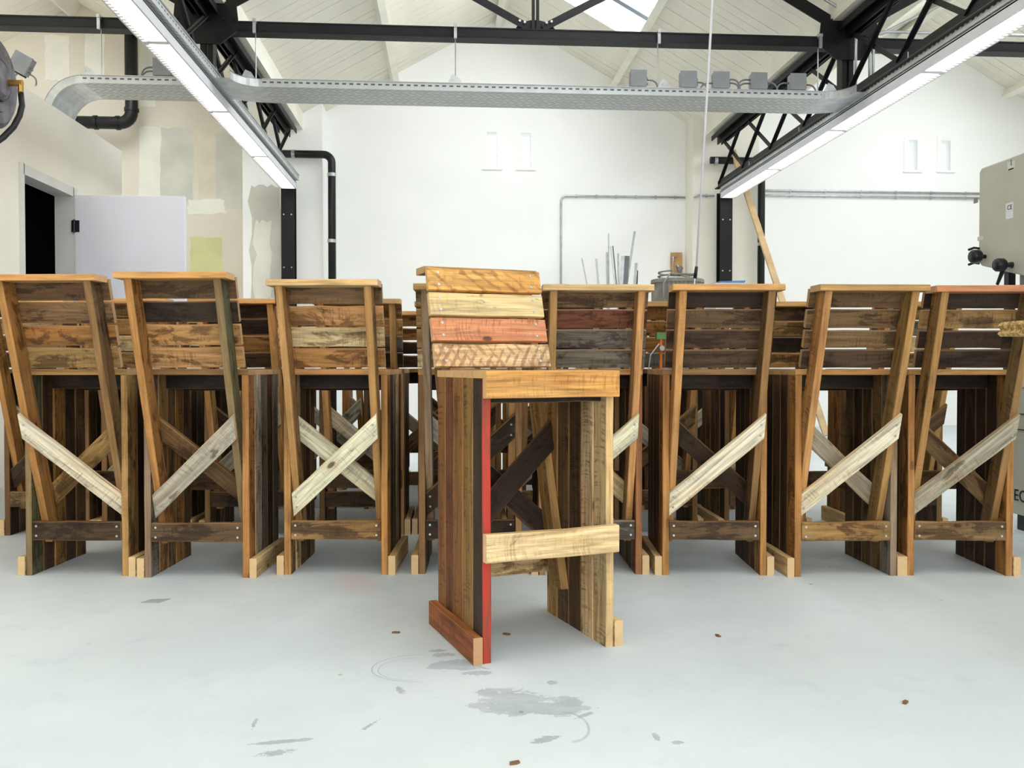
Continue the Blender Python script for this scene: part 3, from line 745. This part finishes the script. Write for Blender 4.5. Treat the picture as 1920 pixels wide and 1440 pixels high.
def board_mesh(L, W_, T, sh0, sh1, var, edge, segs=5):
    key = (round(L, 3), round(W_, 3), round(T, 3), round(sh0, 3), round(sh1, 3), var, edge)
    if key in mesh_cache: return mesh_cache[key]
    rn = random.Random(hash(key[:3]) % 9999 + var * 17); c = min(.0022, T * .12)
    vs = []; fs = []
    wane = rn.random() < .25
    for i in range(segs + 1):
        t = i / segs; x = (t - .5) * L; j = .0009 if 0 < i < segs else 0
        w0 = -W_ / 2 + rn.uniform(-j, j) * 1.6; w1 = W_ / 2 + rn.uniform(-j, j) * 1.6
        if wane and 0 < i < segs: w1 -= rn.uniform(0, .0035)
        z0 = -T / 2; z1 = T / 2 + rn.uniform(-j, j) * .5
        for (y, z) in ((w0 + c, z0), (w1 - c, z0), (w1, z0 + c), (w1, z1 - c), (w1 - c, z1), (w0 + c, z1), (w0, z1 - c), (w0, z0 + c)):
            vs.append((x + (sh0 + (sh1 - sh0) * t) * y, y, z))
    mi = []
    for i in range(segs):
        for k in range(8):
            fs.append((i * 8 + k, i * 8 + (k + 1) % 8, (i + 1) * 8 + (k + 1) % 8, (i + 1) * 8 + k)); mi.append(1 if edge and k in (1, 2, 3) else 0)
    fs.append(tuple(range(8))[::-1]); fs.append(tuple(segs * 8 + k for k in range(8))); mi += [0, 0]
    me = bpy.data.meshes.new('board'); me.from_pydata(vs, [], [f[::-1] for f in fs]); me.materials.append(WOOD)
    if edge: me.materials.append(M['red']); me.polygons.foreach_set('material_index', mi)
    me.update(); mesh_cache[key] = me
    return me


def board(name, root, c, ax, ay, L, W_, T, col, age=.5, saw=.6, sh=(0, 0), edge=False, var=None, **marks):
    ax = Vector(ax).normalized(); ay = Vector(ay); ay = (ay - ax * ay.dot(ax)).normalized(); az = ax.cross(ay)
    o = bpy.data.objects.new(name, board_mesh(L, W_, T, sh[0], sh[1], ws.randrange(3) if var is None else var, edge)); C.objects.link(o); o.parent = root
    m_ = Matrix((ax, ay, az)).transposed().to_4x4(); m_.translation = Vector(c); o.matrix_local = m_
    k = lin(PAL.get(col, col)); v = ws.uniform(.9, 1.1); o.color = (min(1, k[0] * v), min(1, k[1] * v * ws.uniform(.96, 1.04)), min(1, k[2] * v), 1)
    o['age'] = float(age); o['saw'] = float(saw); o['chevron'] = float(marks.get('chevron', 0)); o['diagonal'] = float(marks.get('diagonal', 0))
    return o


screw_me = None


def screws(parent, pts, n):
    """small zinc screw heads sunk in a board, in its own coordinates"""
    global screw_me
    for p in pts:
        if screw_me is None:
            q = MB().tube([(0, 0, -.001), (0, 0, .0012)], .0042, 10).tube([(0, 0, .0011), (0, 0, .0016)], .002, 4).build('screw', M['screw']); screw_me = q.data
        else:
            q = bpy.data.objects.new('screw', screw_me); C.objects.link(q)
        q.parent = parent; q.location = p; q.rotation_euler = (0 if n > 0 else PI, 0, 0)


W, D, T, SEAT = .39, .40, .026, .77
TA = .31; LA = math.atan(TA)
DEF = dict(plate='honey', postL='tan', postR='tan', slats=('brown', 'tan', 'honey', 'tan'), brace='cream', inner='mid', rail='mid', pl=('brown', 'umber', 'mid', 'umber', 'brown'), pr=('brown', 'umber', 'mid', 'umber', 'brown'),
           skl='pale', skr='pale', flip=False, top=1.07, apron='mid', rung='brown')
KEYS = ['honey', 'tan', 'brown', 'mid', 'umber', 'orange', 'dark', 'grey', 'pale']


def post_y(z): return .06 - (z - .2) * TA       # rear face of a leaning post


def stool(x, y, rz, label, group, spec, detail=1, age=.55):
    s = dict(DEF); s.update(spec)
    r = empty('bar_stool', label, 'stool', (x, y, 0), rz, group)
    up = (0, 0, 1)
    def rj(a): return ws.uniform(-a, a)
    for sx, key in ((-1, 'pl'), (1, 'pr')):
        cols = s[key]
        for i in range(5):          # rear to front
            th = T - ws.uniform(0, .003)
            ed = s.get('rededge') and sx > 0 and i == 4
            board('side_plank', r, (sx * (W / 2 - T / 2) + rj(.0008), (i + .5) * D / 5, .375), up, (0, 1, 0), .75, D / 5 - .0052, th, cols[i], age, .9, edge=bool(ed))
        board('skid', r, (sx * (W / 2 + T / 2 + .001), D / 2, .036), (0, 1, 0), up, D + .002, .072, T, s['skr' if sx > 0 else 'skl'], .3, .9 if s.get('rededge') else .5)
    for i in range(5):
        board('seat_plank', r, (0, (i + .5) * D / 5, .76), (1, 0, 0), (0, 1, 0), W, D / 5 - .003, .0198, KEYS[ws.randrange(4)] if 'seat' not in s else s['seat'], .3, .3)
    o = board('front_apron', r, (0, D + T / 2 + .001, SEAT - .036), (1, 0, 0), up, W, .072, T, s['apron'], s.get('apage', .5), .5)
    board('seat_rail', r, (0, D - T / 2 - .03, .716), (1, 0, 0), up, W - 2 * T - .003, .064, .022, 'dark', .8, .5)  # dark board added to give the shade under the seat
    board('seat_rail', r, (0, .16, .722), (1, 0, 0), up, W - 2 * T - .003, .052, .022, 'dark', .8, .5)  # second added dark board, shade towards the rear of the seat
    o2 = board('foot_rung', r, (0, D + T / 2 + .001, .3075), (1, 0, 0), up, W, .075, T, s['rung'], s.get('apage', .5), .5)
    rl = board('rear_rail', r, (0, T / 2, .168), (1, 0, 0), up, W - 2 * T - .004, .07, T, s['rail'], .65, .6)
    if detail: screws(rl, [(sx * .152, dy, -T / 2) if False else (sx * .152, dy, T / 2) for sx in (-1, 1) for dy in (-.018, .018)], 1)
    zt = s['top'] - .022; zb = .11; zc = (zt + zb) / 2; Lp = (zt - zb) / math.cos(LA); ud = (0, -math.sin(LA), math.cos(LA)); pn = (0, math.cos(LA), math.sin(LA))
    PW = .075; off = PW / 2 / math.cos(LA)
    for sx, key in ((-1, 'postL'), (1, 'postR')):
        board('post', r, (sx * (W / 2 - T - .014), post_y(zc) + off, zc), ud, pn, Lp, PW, .0265, s[key], age * .8, .8, sh=(-TA, -TA))
    ty = post_y(s['top'])
    board('top_plate', r, (0, ty + .045 - .012, s['top'] - .011), (1, 0, 0), (0, 1, 0), W - .002, .092, .022, s['plate'], .25, .4)
    span = (s['top'] - .779) / math.cos(LA); pitch = span / 4; sw = pitch - (.0095)
    for i in range(4):
        zc_ = s['top'] - .004 - (i + .5) * pitch * math.cos(LA); yc_ = post_y(zc_) + PW / math.cos(LA) + .0115
        mk = {}
        if s.get('hero'): mk = ({'diagonal': 1.0}, {}, {}, {'chevron': 1.0})[i]
        o = board('slat', r, (rj(.001), yc_, zc_), (1, 0, 0), ud, W - .004, sw, .02, s['slats'][i], (.30 if s.get('hero') else age), .35 if s.get('hero') and i != 2 else .7, **mk)
        if s.get('hero'): screws(o, [(sx * .158, dy, -.0105) for sx in (-1, 1) for dy in (-.02, .02)], -1)
    # crossed braces on the posts: one behind (rear faces), one in front of them
    fl = -1 if s['flip'] else 1
    for k, (z0, z1, dep, key) in enumerate(((.262, .565, -.0105 / math.cos(LA), 'brace'), (.565, .275, (PW + .0125) / math.cos(LA), 'inner'))):
        X0, X1 = -.1665, .1665
        if fl < 0: z0, z1 = z1, z0
        a = Vector((X0, post_y(z0) + dep, z0)); b = Vector((X1, post_y(z1) + dep, z1)); d = b - a
        q = Vector(ud); q = (q - d.normalized() * q.dot(d.normalized())).normalized()
        th = math.atan2((z1 - z0) / math.cos(LA), X1 - X0)
        o = board('cross_brace', r, (a + b) / 2, d, q, d.length, .070, .0195, s[key], .12 if s[key] == 'cream' else (.4 if s[key] in ('silver', 'pale') else .6), .5, sh=(math.tan(th), math.tan(th)))
        if detail and k == 0: screws(o, [(sx * (d.length / 2 - .02) + dy * math.tan(th), dy, .0105) for sx in (-1, 1) for dy in (-.015, .015)], 1)
    return r


# the stool standing alone in front, facing the viewer
stool(.145, 2.733, math.radians(198.1), 'bar stool of glowing reclaimed wood standing alone in front, turned to face the viewer', 'reclaimed wood bar stools',
      dict(hero=True, top=1.10, plate='tan', slats=('gold', 'pale', 'pink', 'pale'), apron='gold', rung='pale', apage=.22, rail='pale', brace='dark', inner='dark', rededge=True,
           pr=('#8a5c34', '#70452a', '#83592f', '#8a6a3a', '#3a2e24'), pl=('tan', 'brown', 'umber', 'pale', 'pale'), skr='#8a4f2c', skl='pale', postL='tan', postR='brown', seat='honey'), 1, .35)

R1 = [
    (45, 243, 1080, 5.5, 'front-row stool at the outer left, its cream rear brace falling to the right', dict(top=1.10, plate='honey', postL='orange', postR='brown', slats=('brown', 'mid', 'orange', 'tan'), brace='cream', inner='tan', rail='umber', flip=True,
        pl=('green', 'umber', 'orange', 'umber', 'brown'), pr=('tan', 'dark', 'dark', 'umber', 'mid'))),
    (268, 470, 1083.5, 4.6, 'front-row stool second from the left, grey left foot, pale blotched rear brace', dict(top=1.105, plate='honey', postL='orange', postR='green', slats=('brown', 'dark', 'honey', 'honey'), brace='silver', inner='brown', rail='brown',
        pl=('grey', 'tan', 'mid', 'orange', 'brown'), pr=('orange', 'silver', 'grey', 'umber', 'grey'))),
    (533, 727, 1078, 4.2, 'front-row stool third from the left with clean cream crossed braces', dict(top=1.085, plate='pale', postL='tan', postR='tan', slats=('mid', 'honey', 'pale', 'orange'), brace='cream', inner='cream', rail='tan',
        pl=('orange', 'pale', 'brown', 'umber', 'mid'), pr=('orange', 'umber', 'grey', 'pale', 'redwood'))),
    (785, 979, 1076, 2.5, 'front-row stool half hidden behind the single stool, dark green rail and brace', dict(top=1.072, plate='tan', postL='grey', postR='mid', slats=('mid', 'tan', 'tan', 'pale'), brace='dark', inner='silver', rail='dark',
        pl=('brown', 'dark', 'umber', 'mid', 'umber'), pr=('mid', 'umber', 'dark', 'umber', 'mid'))),
    (1010, 1204, 1078, 2.0, 'front-row stool just right of the single stool, grey-brown slats under a pale top', dict(top=1.068, plate='pale', postL='tan', postR='honey', slats=('mid', 'redwood', 'grey', 'grey'), brace='cream', inner='pale', rail='grey',
        pl=('mid', 'dark', 'umber', 'mid', 'umber'), pr=('redwood', 'brown', 'umber', 'mid', 'umber'))),
    (1241, 1438, 1079, 5.0, 'front-row stool with near-black slats and a broad cream brace, third from the right', dict(top=1.068, plate='honey', postL='honey', postR='brown', slats=('dark', 'brown', 'umber', 'umber'), brace='cream', inner='dark', rail='brown',
        pl=('orange', 'redwood', 'umber', 'brown', 'brown'), pr=('orange', 'brown', 'umber', 'dark', 'dark'))),
    (1489, 1683, 1081, 1.0, 'front-row stool second from the right, honey posts and a ring-marked cream brace', dict(top=1.065, plate='tan', postL='honey', postR='tan', slats=('brown', 'mid', 'mid', 'umber'), brace='cream', inner='silver', rail='tan',
        pl=('orange', 'umber', 'brown', 'dark', 'umber'), pr=('grey', 'mid', 'brown', 'umber', 'brown'))),
    (1698, 1897, 1080, 5.5, 'front-row stool at the outer right under the chipboard corner, black slats', dict(top=1.063, plate='pink', postL='tan', postR='mid', slats=('dark', 'tan', 'dark', 'dark'), brace='silver', inner='mid', rail='mid',
        pl=('orange', 'brown', 'umber', 'umber', 'dark'), pr=('orange', 'dark', 'dark', 'umber', 'dark'))),
]
for l, rr_, yy, ang, lb, sp in R1:
    a = at(l, yy, Z=0); b = at(rr_, yy, Z=0); c = (a + b) / 2
    if l == 1698: c.x += .006
    stool(c.x, c.y, math.radians(-ang), lb, 'reclaimed wood bar stools', sp, 1)


def rspec(rn):
    g = lambda: rn.choice(KEYS)
    warm = lambda: rn.choice(['honey', 'tan', 'mid', 'brown', 'orange'])
    return dict(plate=rn.choice(['pale', 'honey', 'tan']), postL=warm(), postR=warm(), slats=(warm(), g(), g(), g()), brace=rn.choice(['silver', 'mid', 'brown', 'cream', 'umber']), inner=rn.choice(['cream', 'brown', 'umber', 'silver']),
                rail=rn.choice(['brown', 'umber', 'mid']), pl=tuple(rn.choice(['umber', 'brown', 'mid', 'orange', 'dark']) for _ in range(5)), pr=tuple(rn.choice(['umber', 'brown', 'mid', 'tan', 'dark']) for _ in range(5)))


ORD = ['first', 'second', 'third', 'fourth', 'fifth', 'sixth', 'seventh', 'eighth', 'ninth']
rn = random.Random(11)
for i, cx in enumerate([88, 270, 464, 679, 862, 1045, 1230, 1435, 1690]):
    c = at(cx, 1004 if i < 4 else 1001, Z=0); sp = rspec(rn); sp['top'] = 1.078 if i < 4 else 1.068
    if i == 2: sp['slats'] = ('dark', 'dark', 'orange', 'umber')
    if i == 3: sp.update(brace='silver', inner='cream', rail='umber')
    stool(c.x, c.y, math.radians(-(rn.uniform(0, 5) if i else 3)), 'second-row reclaimed wood stool, %s from the left, behind the front row' % ORD[i], 'reclaimed wood bar stools', sp, 0)
for i, cx in enumerate([130, 296, 460, 624, 788, 950, 1112, 1274, 1436]):
    c = at(cx, 955, Z=0); sp = rspec(rn)
    stool(c.x, c.y, math.radians(-rn.uniform(-2, 5)), 'third-row reclaimed wood stool, %s from the left, mostly hidden' % ORD[i], 'reclaimed wood bar stools', sp, 0)

for i, cx in enumerate([215, 365, 510, 700, 850, 1000, 1150, 1300]):
    c = at(cx, 918, Z=0); sp = rspec(rn)
    stool(c.x, c.y, math.radians(-rn.uniform(-2, 4)), 'reclaimed wood stool deep in the pack, last row before the wall, %s from the left' % ORD[i], 'reclaimed wood bar stools', sp, 0)

# ------------------------------------------------------------------ things behind the stools
# rods standing in a bin
RB = 9.4
bin_ = empty('rod_bin', 'plain bin holding metal bars, hidden behind the stool backs', 'bin', (at(1143, 600, Y=RB).x, RB, 0))
MB().box(-.34, .34, -.18, -.165, 0, .9).box(-.34, .34, .165, .18, 0, .9).box(-.34, -.325, -.18, .18, 0, .9).box(.325, .34, -.18, .18, 0, .9).box(-.34, .34, -.18, .18, 0, .015).build('bin_body', M['ply'], bin_)
rods = [(1091, 484, 1101, 535, .012, .012, 'alu', 'thin silver bar leaning outermost toward the conduit'), (1118, 485, 1122, 535, .022, .01, 'alu', 'short bright silver bar second from the conduit'),
        (1141, 438, 1142, 535, .013, .013, 'alu', 'tall thin grey bar rising above the bundle'), (1139, 473, 1140, 535, .035, .02, 'alu', 'broad pale flat bar below the tall thin one'),
        (1145, 462, 1153, 535, .012, .012, 'galv', 'thin dark rod crossing the middle of the bundle'), (1149, 461, 1156, 535, .012, .012, 'cable', 'thin brownish rod beside the dark one'),
        (1159, 475, 1160, 535, .02, .012, 'alu', 'slender grey bar in the middle of the bundle'), (1168, 480, 1165, 535, .035, .02, 'galv', 'wide pale angle bar'),
        (1176, 480, 1172, 535, .05, .02, 'cable', 'wide blue-grey channel bar'), (1190, 434, 1175, 535, .022, .012, 'alu', 'longest silver bar leaning toward the right'),
        (1193, 493, 1190, 535, .03, .012, 'alu', 'short pale bar at the right of the bundle'), (1195, 507, 1194, 535, .014, .014, 'blackplast', 'short black rod at the right end of the bundle')]
for i, (x0, y0, x1, y1, wd, th, mt, lb) in enumerate(rods):
    yo = RB - .12 + .022 * i
    a = at(x0, y0, Y=yo); b = at(x1, y1, Y=yo); d = (b - a); b = a + d * ((a.z - .02) / (a.z - b.z))
    bx = bin_.location.x; 
    o = MB().bar((0, 0, 0), a - b, wd, th, (0, 1, 0)).build('metal_bar', M[mt], None, False, b); tag(o, lb, 'bar', 'metal bars standing in the bin')
# dust extractor drum with hose and a tap board on the wall behind
de = at(1270, 560, Y=8.6); ex = empty('dust_extractor', 'grey pleated filter drum with a looped hose on top, behind the stools', 'extractor', (de.x, 8.6, 0))
zt = at(1270, 521, Y=8.35).z
mb = MB(); n = 72
pr = [(.255 if k % 2 else .24) for k in range(n)]
vs = [(pr[k] * math.cos(2 * PI * k / n), pr[k] * math.sin(2 * PI * k / n), z) for z in (.95, zt - .02) for k in range(n)]
mb.add(vs, [(k, (k + 1) % n, n + (k + 1) % n, n + k) for k in range(n)]); mb.build('filter_drum', M['filter'], ex)
MB().tube([(0, 0, zt - .03), (0, 0, zt), (0, 0, zt + .008)], [.262, .262, .25], 36).build('drum_lid', M['filter'], ex)
MB().tube([(0, 0, .0), (0, 0, .95)], .24, 24).build('motor_body', M['grey'], ex)
hp = [Vector((.19 * math.cos(t * .5), .16 * math.sin(t * .5), zt + .02 + .012 * t / 4)) for t in range(0, 22)]
MB().tube([Vector((-.2, -.25, zt - .3)), Vector((-.2, -.25, zt - .05)), Vector((-.12, -.2, zt + .05))] + hp, .009, 6).build('hose', M['filter'], ex, True)
tb = at(1268, 494, Y=11.28); b0 = empty('tap_board', 'small plywood board with pipe taps on the back wall', 'board', (tb.x, 11.29, tb.z))
bevel(MB().box(-.075, .075, -.03, 0, -.14, .14).build('backing_board', M['ply'], b0), .002)
MB().tube([(-.05, -.04, -.13), (-.05, -.05, .08), (-.01, -.05, .08)], .012, 8).tube([(0, -.05, -.02), (.03, -.06, -.06)], .02, 8).build('tap', M['galv'], b0, True)
MB().tube([(.03, -.04, -.10), (.045, -.08, -.06)], .03, 10).build('valve_wheel', M['grey'], b0, True)
# cabinet with a blue tray on it
cb = at(1360, 540, Y=8.0); cz = at(1360, 530, Y=7.9).z
o = empty('storage_cabinet', 'plain grey cabinet under the blue tray behind the stools', 'cabinet', (cb.x, 8.0, 0))
MB().box(-.16, .16, -.2, .2, .02, cz - .01).box(-.14, .14, -.18, .18, 0, .02).build('cabinet_body', M['machine_lt'], o)
MB().box(-.155, .155, -.215, -.2, .05, cz - .04).build('door', M['machine_lt'], o); MB().box(.10, .115, -.235, -.215, .8, .95).build('handle', M['galv'], o)
bt = MB().prism([(-.10, 0), (.12, 0), (.13, .022), (-.12, .012)], 'y', -.18, .18).build('blue_tray', M['blue'], None, False, (cb.x, 8.0, cz - .008)); tag(bt, 'blue plastic tray showing just above a stool top near the right column', 'tray')
# leaning timber
a = at(1374, 282, Y=10.86); b = at(1466, 562, Y=10.0); d = b - a; b = a + d * (a.z - .03) / (a.z - b.z)
o = MB().bar((0, 0, 0), a - b, .07, .035, (0, 1, 0)).build('timber_plank', M['lumber'], None, False, b); tag(o, 'long pale timber leaning against the wall beside the right column', 'plank')
# hanging pole with black grip
a = at(1338, -30, Y=5.8); b = at(1306, 500, Y=5.8); c = at(1303, 522, Y=5.8); e = at(1301, 545, Y=5.8); tp = a + (a - b) * ((roof_z(a.x) - .1 - a.z) / (a.z - b.z))
ro = empty('hanging_pole', 'thin white pole with black grip hanging from the roof on the right', 'pole', e)
m1 = tp.lerp(b, .5) + Vector((-.03, 0, 0)) if False else tp.lerp(b, .55)
MB().tube(rel(ro, [tp, m1, b]), [.006, .0085, .007], 8).build('pole_rod', M['white'], ro, True)
MB().tube(rel(ro, [b, c]), [.011, .013], 10).build('grip', M['blackplast'], ro, True); MB().tube(rel(ro, [c, e]), .005, 6).build('tip', M['galv'], ro)
# hose reel on the partition
hr = empty('hose_reel', 'dusty grey round hose reel on the partition with a black hose', 'hose reel', (-2.43, 4.93, 2.32))
HR = .255
def disc(x0, x1, r0, r1, nm, mt): return MB().tube([(x0, 0, 0), (x1, 0, 0)], [r0, r1], 36).build(nm, M[mt], hr, False)
disc(-.16, -.02, HR, HR, 'drum', 'reel'); disc(-.02, .005, HR, HR - .03, 'rim', 'reel'); disc(.005, .012, .17, .165, 'face_ring', 'reel'); disc(.012, .03, .115, .11, 'hub_ring', 'blackplast'); disc(.03, .045, .10, .08, 'hub', 'reel')
MB().box(-.46, -.16, -.04, .04, -.05, .05).box(-.465, -.45, -.12, .12, -.16, .16).build('wall_bracket', M['galv'], hr)
MB().tube([(.045, .05, .0), (.115, .05, .0)], .018, 8).tube([(.105, .05, .005), (.105, .05, -.06)], .016, 8).build('connector', M['brass'], hr)
MB().tube([(.105, .05, -.05), (.112, .05, -.12), (.108, .03, -.18), (.09, .0, -.25), (.06, -.05, -.32), (.02, -.12, -.39), (-.02, -.2, -.47), (-.06, -.3, -.6), (-.1, -.4, -.85), (-.1, -.42, -1.3)], .016, 8).build('hose', M['hose'], hr, True)
ring = [Vector((-.05, -.03 + .045 * math.cos(t * PI / 8), -.31 + .06 * math.sin(t * PI / 8))) for t in range(17)]
MB().tube(ring, .012, 6).build('red_ring', M['redp'], hr, True)

# ------------------------------------------------------------------ bandsaw on the right
bs = empty('bandsaw', 'tall beige-grey bandsaw with black knobs at the right edge of the hall', 'machine', (3.0, 4.4, 0))
X0 = 3.0
def bsY(px, X=3.0): return at(px, 600, X=X).y - 4.4
yf = bsY(1833); ztop = at(1833, 318, X=3.0).z; zf = at(1833, 500, X=3.0).z; zn = at(1920, 518, X=3.0).z; yn = bsY(1920)
hs = [(yf - .02, ztop), (yf, ztop - .02), (yf, zf + .03), (yf - .03, zf), (yn, zn), (yn - .35, zn - .02), (yn - .75, zn), (yn - .8, zn + .05), (yn - .8, ztop - .03), (yn - .78, ztop)]
bevel(MB().prism(hs, 'x', 0.0, .42).build('upper_housing', M['machine'], bs), .008)
def knob(px, py, r, lb):
    p = at(px, py, X=2.97); y, z = p.y - 4.4, p.z
    k = MB().tube([(0.0, y, z), (-.035, y, z)], .012, 8).tube([(-.03, y, z), (-.04, y, z), (-.075, y, z), (-.085, y, z)], [r * .8, r, r, r * .8], 12); o = k.build('knob', M['blackplast'], bs, True); return o
knob(1838, 481, .038, ''); knob(1884, 497, .036, '')
for px, py in ((1836, 466), (1836, 494)):
    p = at(px, py, X=3.0); MB().tube([(0, p.y - 4.4, p.z), (-.03, p.y - 4.4 - .0, p.z + .004), (-.045, p.y - 4.4 + .03, p.z - .004)], .007, 8).build('clamp_handle', M['blackplast'], bs)
p = at(1891, 497, X=2.98); MB().tube([(0, p.y - 4.4, p.z), (-.04, p.y - 4.4, p.z), (-.05, p.y - 4.4 + .05, p.z - .1)], [.018, .014, .008], 8).build('lever', M['blackplast'], bs)
def sticker(nm, x0, y0, x1, y1, mt):
    a = at(x0, y1, X=3.0); b = at(x1, y0, X=3.0); return MB().box(-.0015, .002, min(a.y, b.y) - 4.4, max(a.y, b.y) - 4.4, a.z, b.z).build(nm, M[mt], bs)
sticker('warning_label', 1889, 300, 1903, 322, 'machine_lt'); sticker('label_bar', 1891, 314, 1901, 320, 'ink'); sticker('approval_label', 1886, 378, 1900, 412, 'white'); sticker('small_label', 1833, 442, 1844, 452, 'machine_lt')
def letters(txt, px, py, size, X, parent, off):
    cu = bpy.data.curves.new('lettering', 'FONT'); cu.body = txt; cu.size = size; cu.extrude = .0006; 
    tmp = bpy.data.objects.new('lettering_curve', cu); C.objects.link(tmp); bpy.context.view_layer.update()
    me = bpy.data.meshes.new_from_object(tmp.evaluated_get(bpy.context.evaluated_depsgraph_get())); bpy.data.objects.remove(tmp); me.materials.clear(); me.materials.append(M['ink'])
    o = bpy.data.objects.new('lettering', me); C.objects.link(o); o.parent = parent; p = at(px, py, X=X)
    o.rotation_euler = (PI / 2, 0, -PI / 2); o.location = (X - 3.0 - .002, p.y - 4.4, p.z); return o
letters('1', 1894, 311, .045, 3.0, bs, 0); letters('CE', 1889, 394, .035, 3.0, bs, 0)
sticker('bracket', 1826, 370, 1833, 382, 'grey')
MB().box(.05, .09, yf - .2, yf - .16, .5, zf + .02).build('guard_post', M['blackplast'], bs)
MB().box(.06, .16, yf - .40, yf - .28, .5, zf).build('column', M['grey'], bs)
XB = 2.70; c0 = at(1897, 991, Z=0); yb_ = at(1897, 800, X=XB).y - 4.4
cbx = -.30
bevel(MB().box(cbx, .38, yb_ - 1.05, yb_, .075, .68).build('lower_cabinet', M['machine'], bs), .006)
bevel(MB().box(cbx - .004, .38, yb_ - 1.05, yb_ + .002, .682, .86).build('table_support', M['machine_lt'], bs), .006)
MB().box(cbx + .02, .36, yb_ - 1.03, yb_ - .02, 0, .076).build('plinth', M['blackplast'], bs)
bevel(MB().box(cbx - .05, .38, yb_ - 1.1, yb_ + .02, .862, .90).build('saw_table', M['steelb'], bs), .004)
letters('EC', 1901, 937, .078, XB, bs, 0)
MB().box(cbx - .003, cbx, yb_ - 1.0, yb_ - .01, .48, .484).box(cbx - .003, cbx, yb_ - 1.0, yb_ - .01, .555, .559).build('panel_seam', M['steelb'], bs)

# chipboard worktop corner nearest on the right
cp = at(1862, 618, Z=.885); wt = empty('worktop', 'rough chipboard worktop corner jutting in at the right above a stool', 'worktop', (cp.x, cp.y, .865))
n = 14; rn2 = random.Random(5)
pts = [(0.006 + rn2.uniform(-.002, .002), -i * .06) for i in range(n)] + [(.75, -.8), (.75, .0)]
pts[0] = (.012, .0)
me = MB(); N = len(pts)
lay = [(0, .006), (.008, 0), (.018, .006), (.030, .001), (.040, .006)]
vs = [(x + (o_ if i < n else 0), y - (o_ if y > -.01 else 0), z) for z, o_ in lay for i, (x, y) in enumerate(pts)]
fs = [tuple(range(N)), tuple(range((len(lay) - 1) * N, len(lay) * N))[::-1]]
for l in range(len(lay) - 1):
    for i in range(N): fs.append((l * N + i, (l + 1) * N + i, (l + 1) * N + (i + 1) % N, l * N + (i + 1) % N))
me.add(vs, fs).build('chipboard_top', M['chipboard'], wt)
for (x, y) in ((.62, -.12), (.62, -.7), (.70, -.12), (.70, -.7)):
    MB().box(x - .02, x + .02, y - .02, y + .02, -.865, 0).build('leg', M['lumber'], wt)

# ------------------------------------------------------------------ small things
p = at(290, 1127, Z=0); o = MB().prism([(-.04, -.02), (.02, -.03), (.045, .025), (-.02, .02)], 'z', 0, .001).build('tape_scrap', M['tape'], None, False, (p.x, p.y, .0003)); tag(o, 'scrap of grey tape on the floor in front of the second stool', 'tape')
for i, (px, py, lb) in enumerate([(742, 1187, 'tiny brown wood splinter on the floor left of the single stool'), (1697, 1318, 'dark wood chip on the bare floor at lower right'), (1346, 1193, 'pale speck of wood on the floor in front of the dark-slatted stool'),
                                  (950, 1190, 'dark sliver of wood under the single stool'), (965, 1432, 'brown wood chip at the very front of the floor')]):
    p = at(px, py, Z=0); o = MB().prism([(-.011, -.004), (.008, -.006), (.012, .002), (.0, .006), (-.010, .004)], 'z', 0, .004).build('wood_splinter', M['chip'], None, False, (p.x, p.y, 0)); o.rotation_euler = (0, 0, i * .9); tag(o, lb, 'splinter', 'wood splinters on the floor')
# bar clamp standing between the stools right of the single one
p = at(1238, 870, Y=3.86); cl = empty('bar_clamp', 'orange bar clamp with green grip standing between two stools', 'clamp', (p.x, 3.86, 0))
z1 = at(1238, 632, Y=3.86).z
MB().box(-.005, .005, -.008, .008, 0.0, z1).build('clamp_bar', M['orange'], cl); MB().box(-.02, .03, -.012, .012, z1 - .01, z1 + .02).build('clamp_jaw', M['green'], cl)
MB().tube([(-.01, -.015, z1 - .03), (-.05, -.02, z1 - .08), (-.06, -.02, z1 - .15), (-.02, -.015, z1 - .20)], .003, 6).tube([(0, -.015, z1 - .05), (0, -.03, z1 - .05)], .012, 8).build('wire_loop', M['galv'], cl)
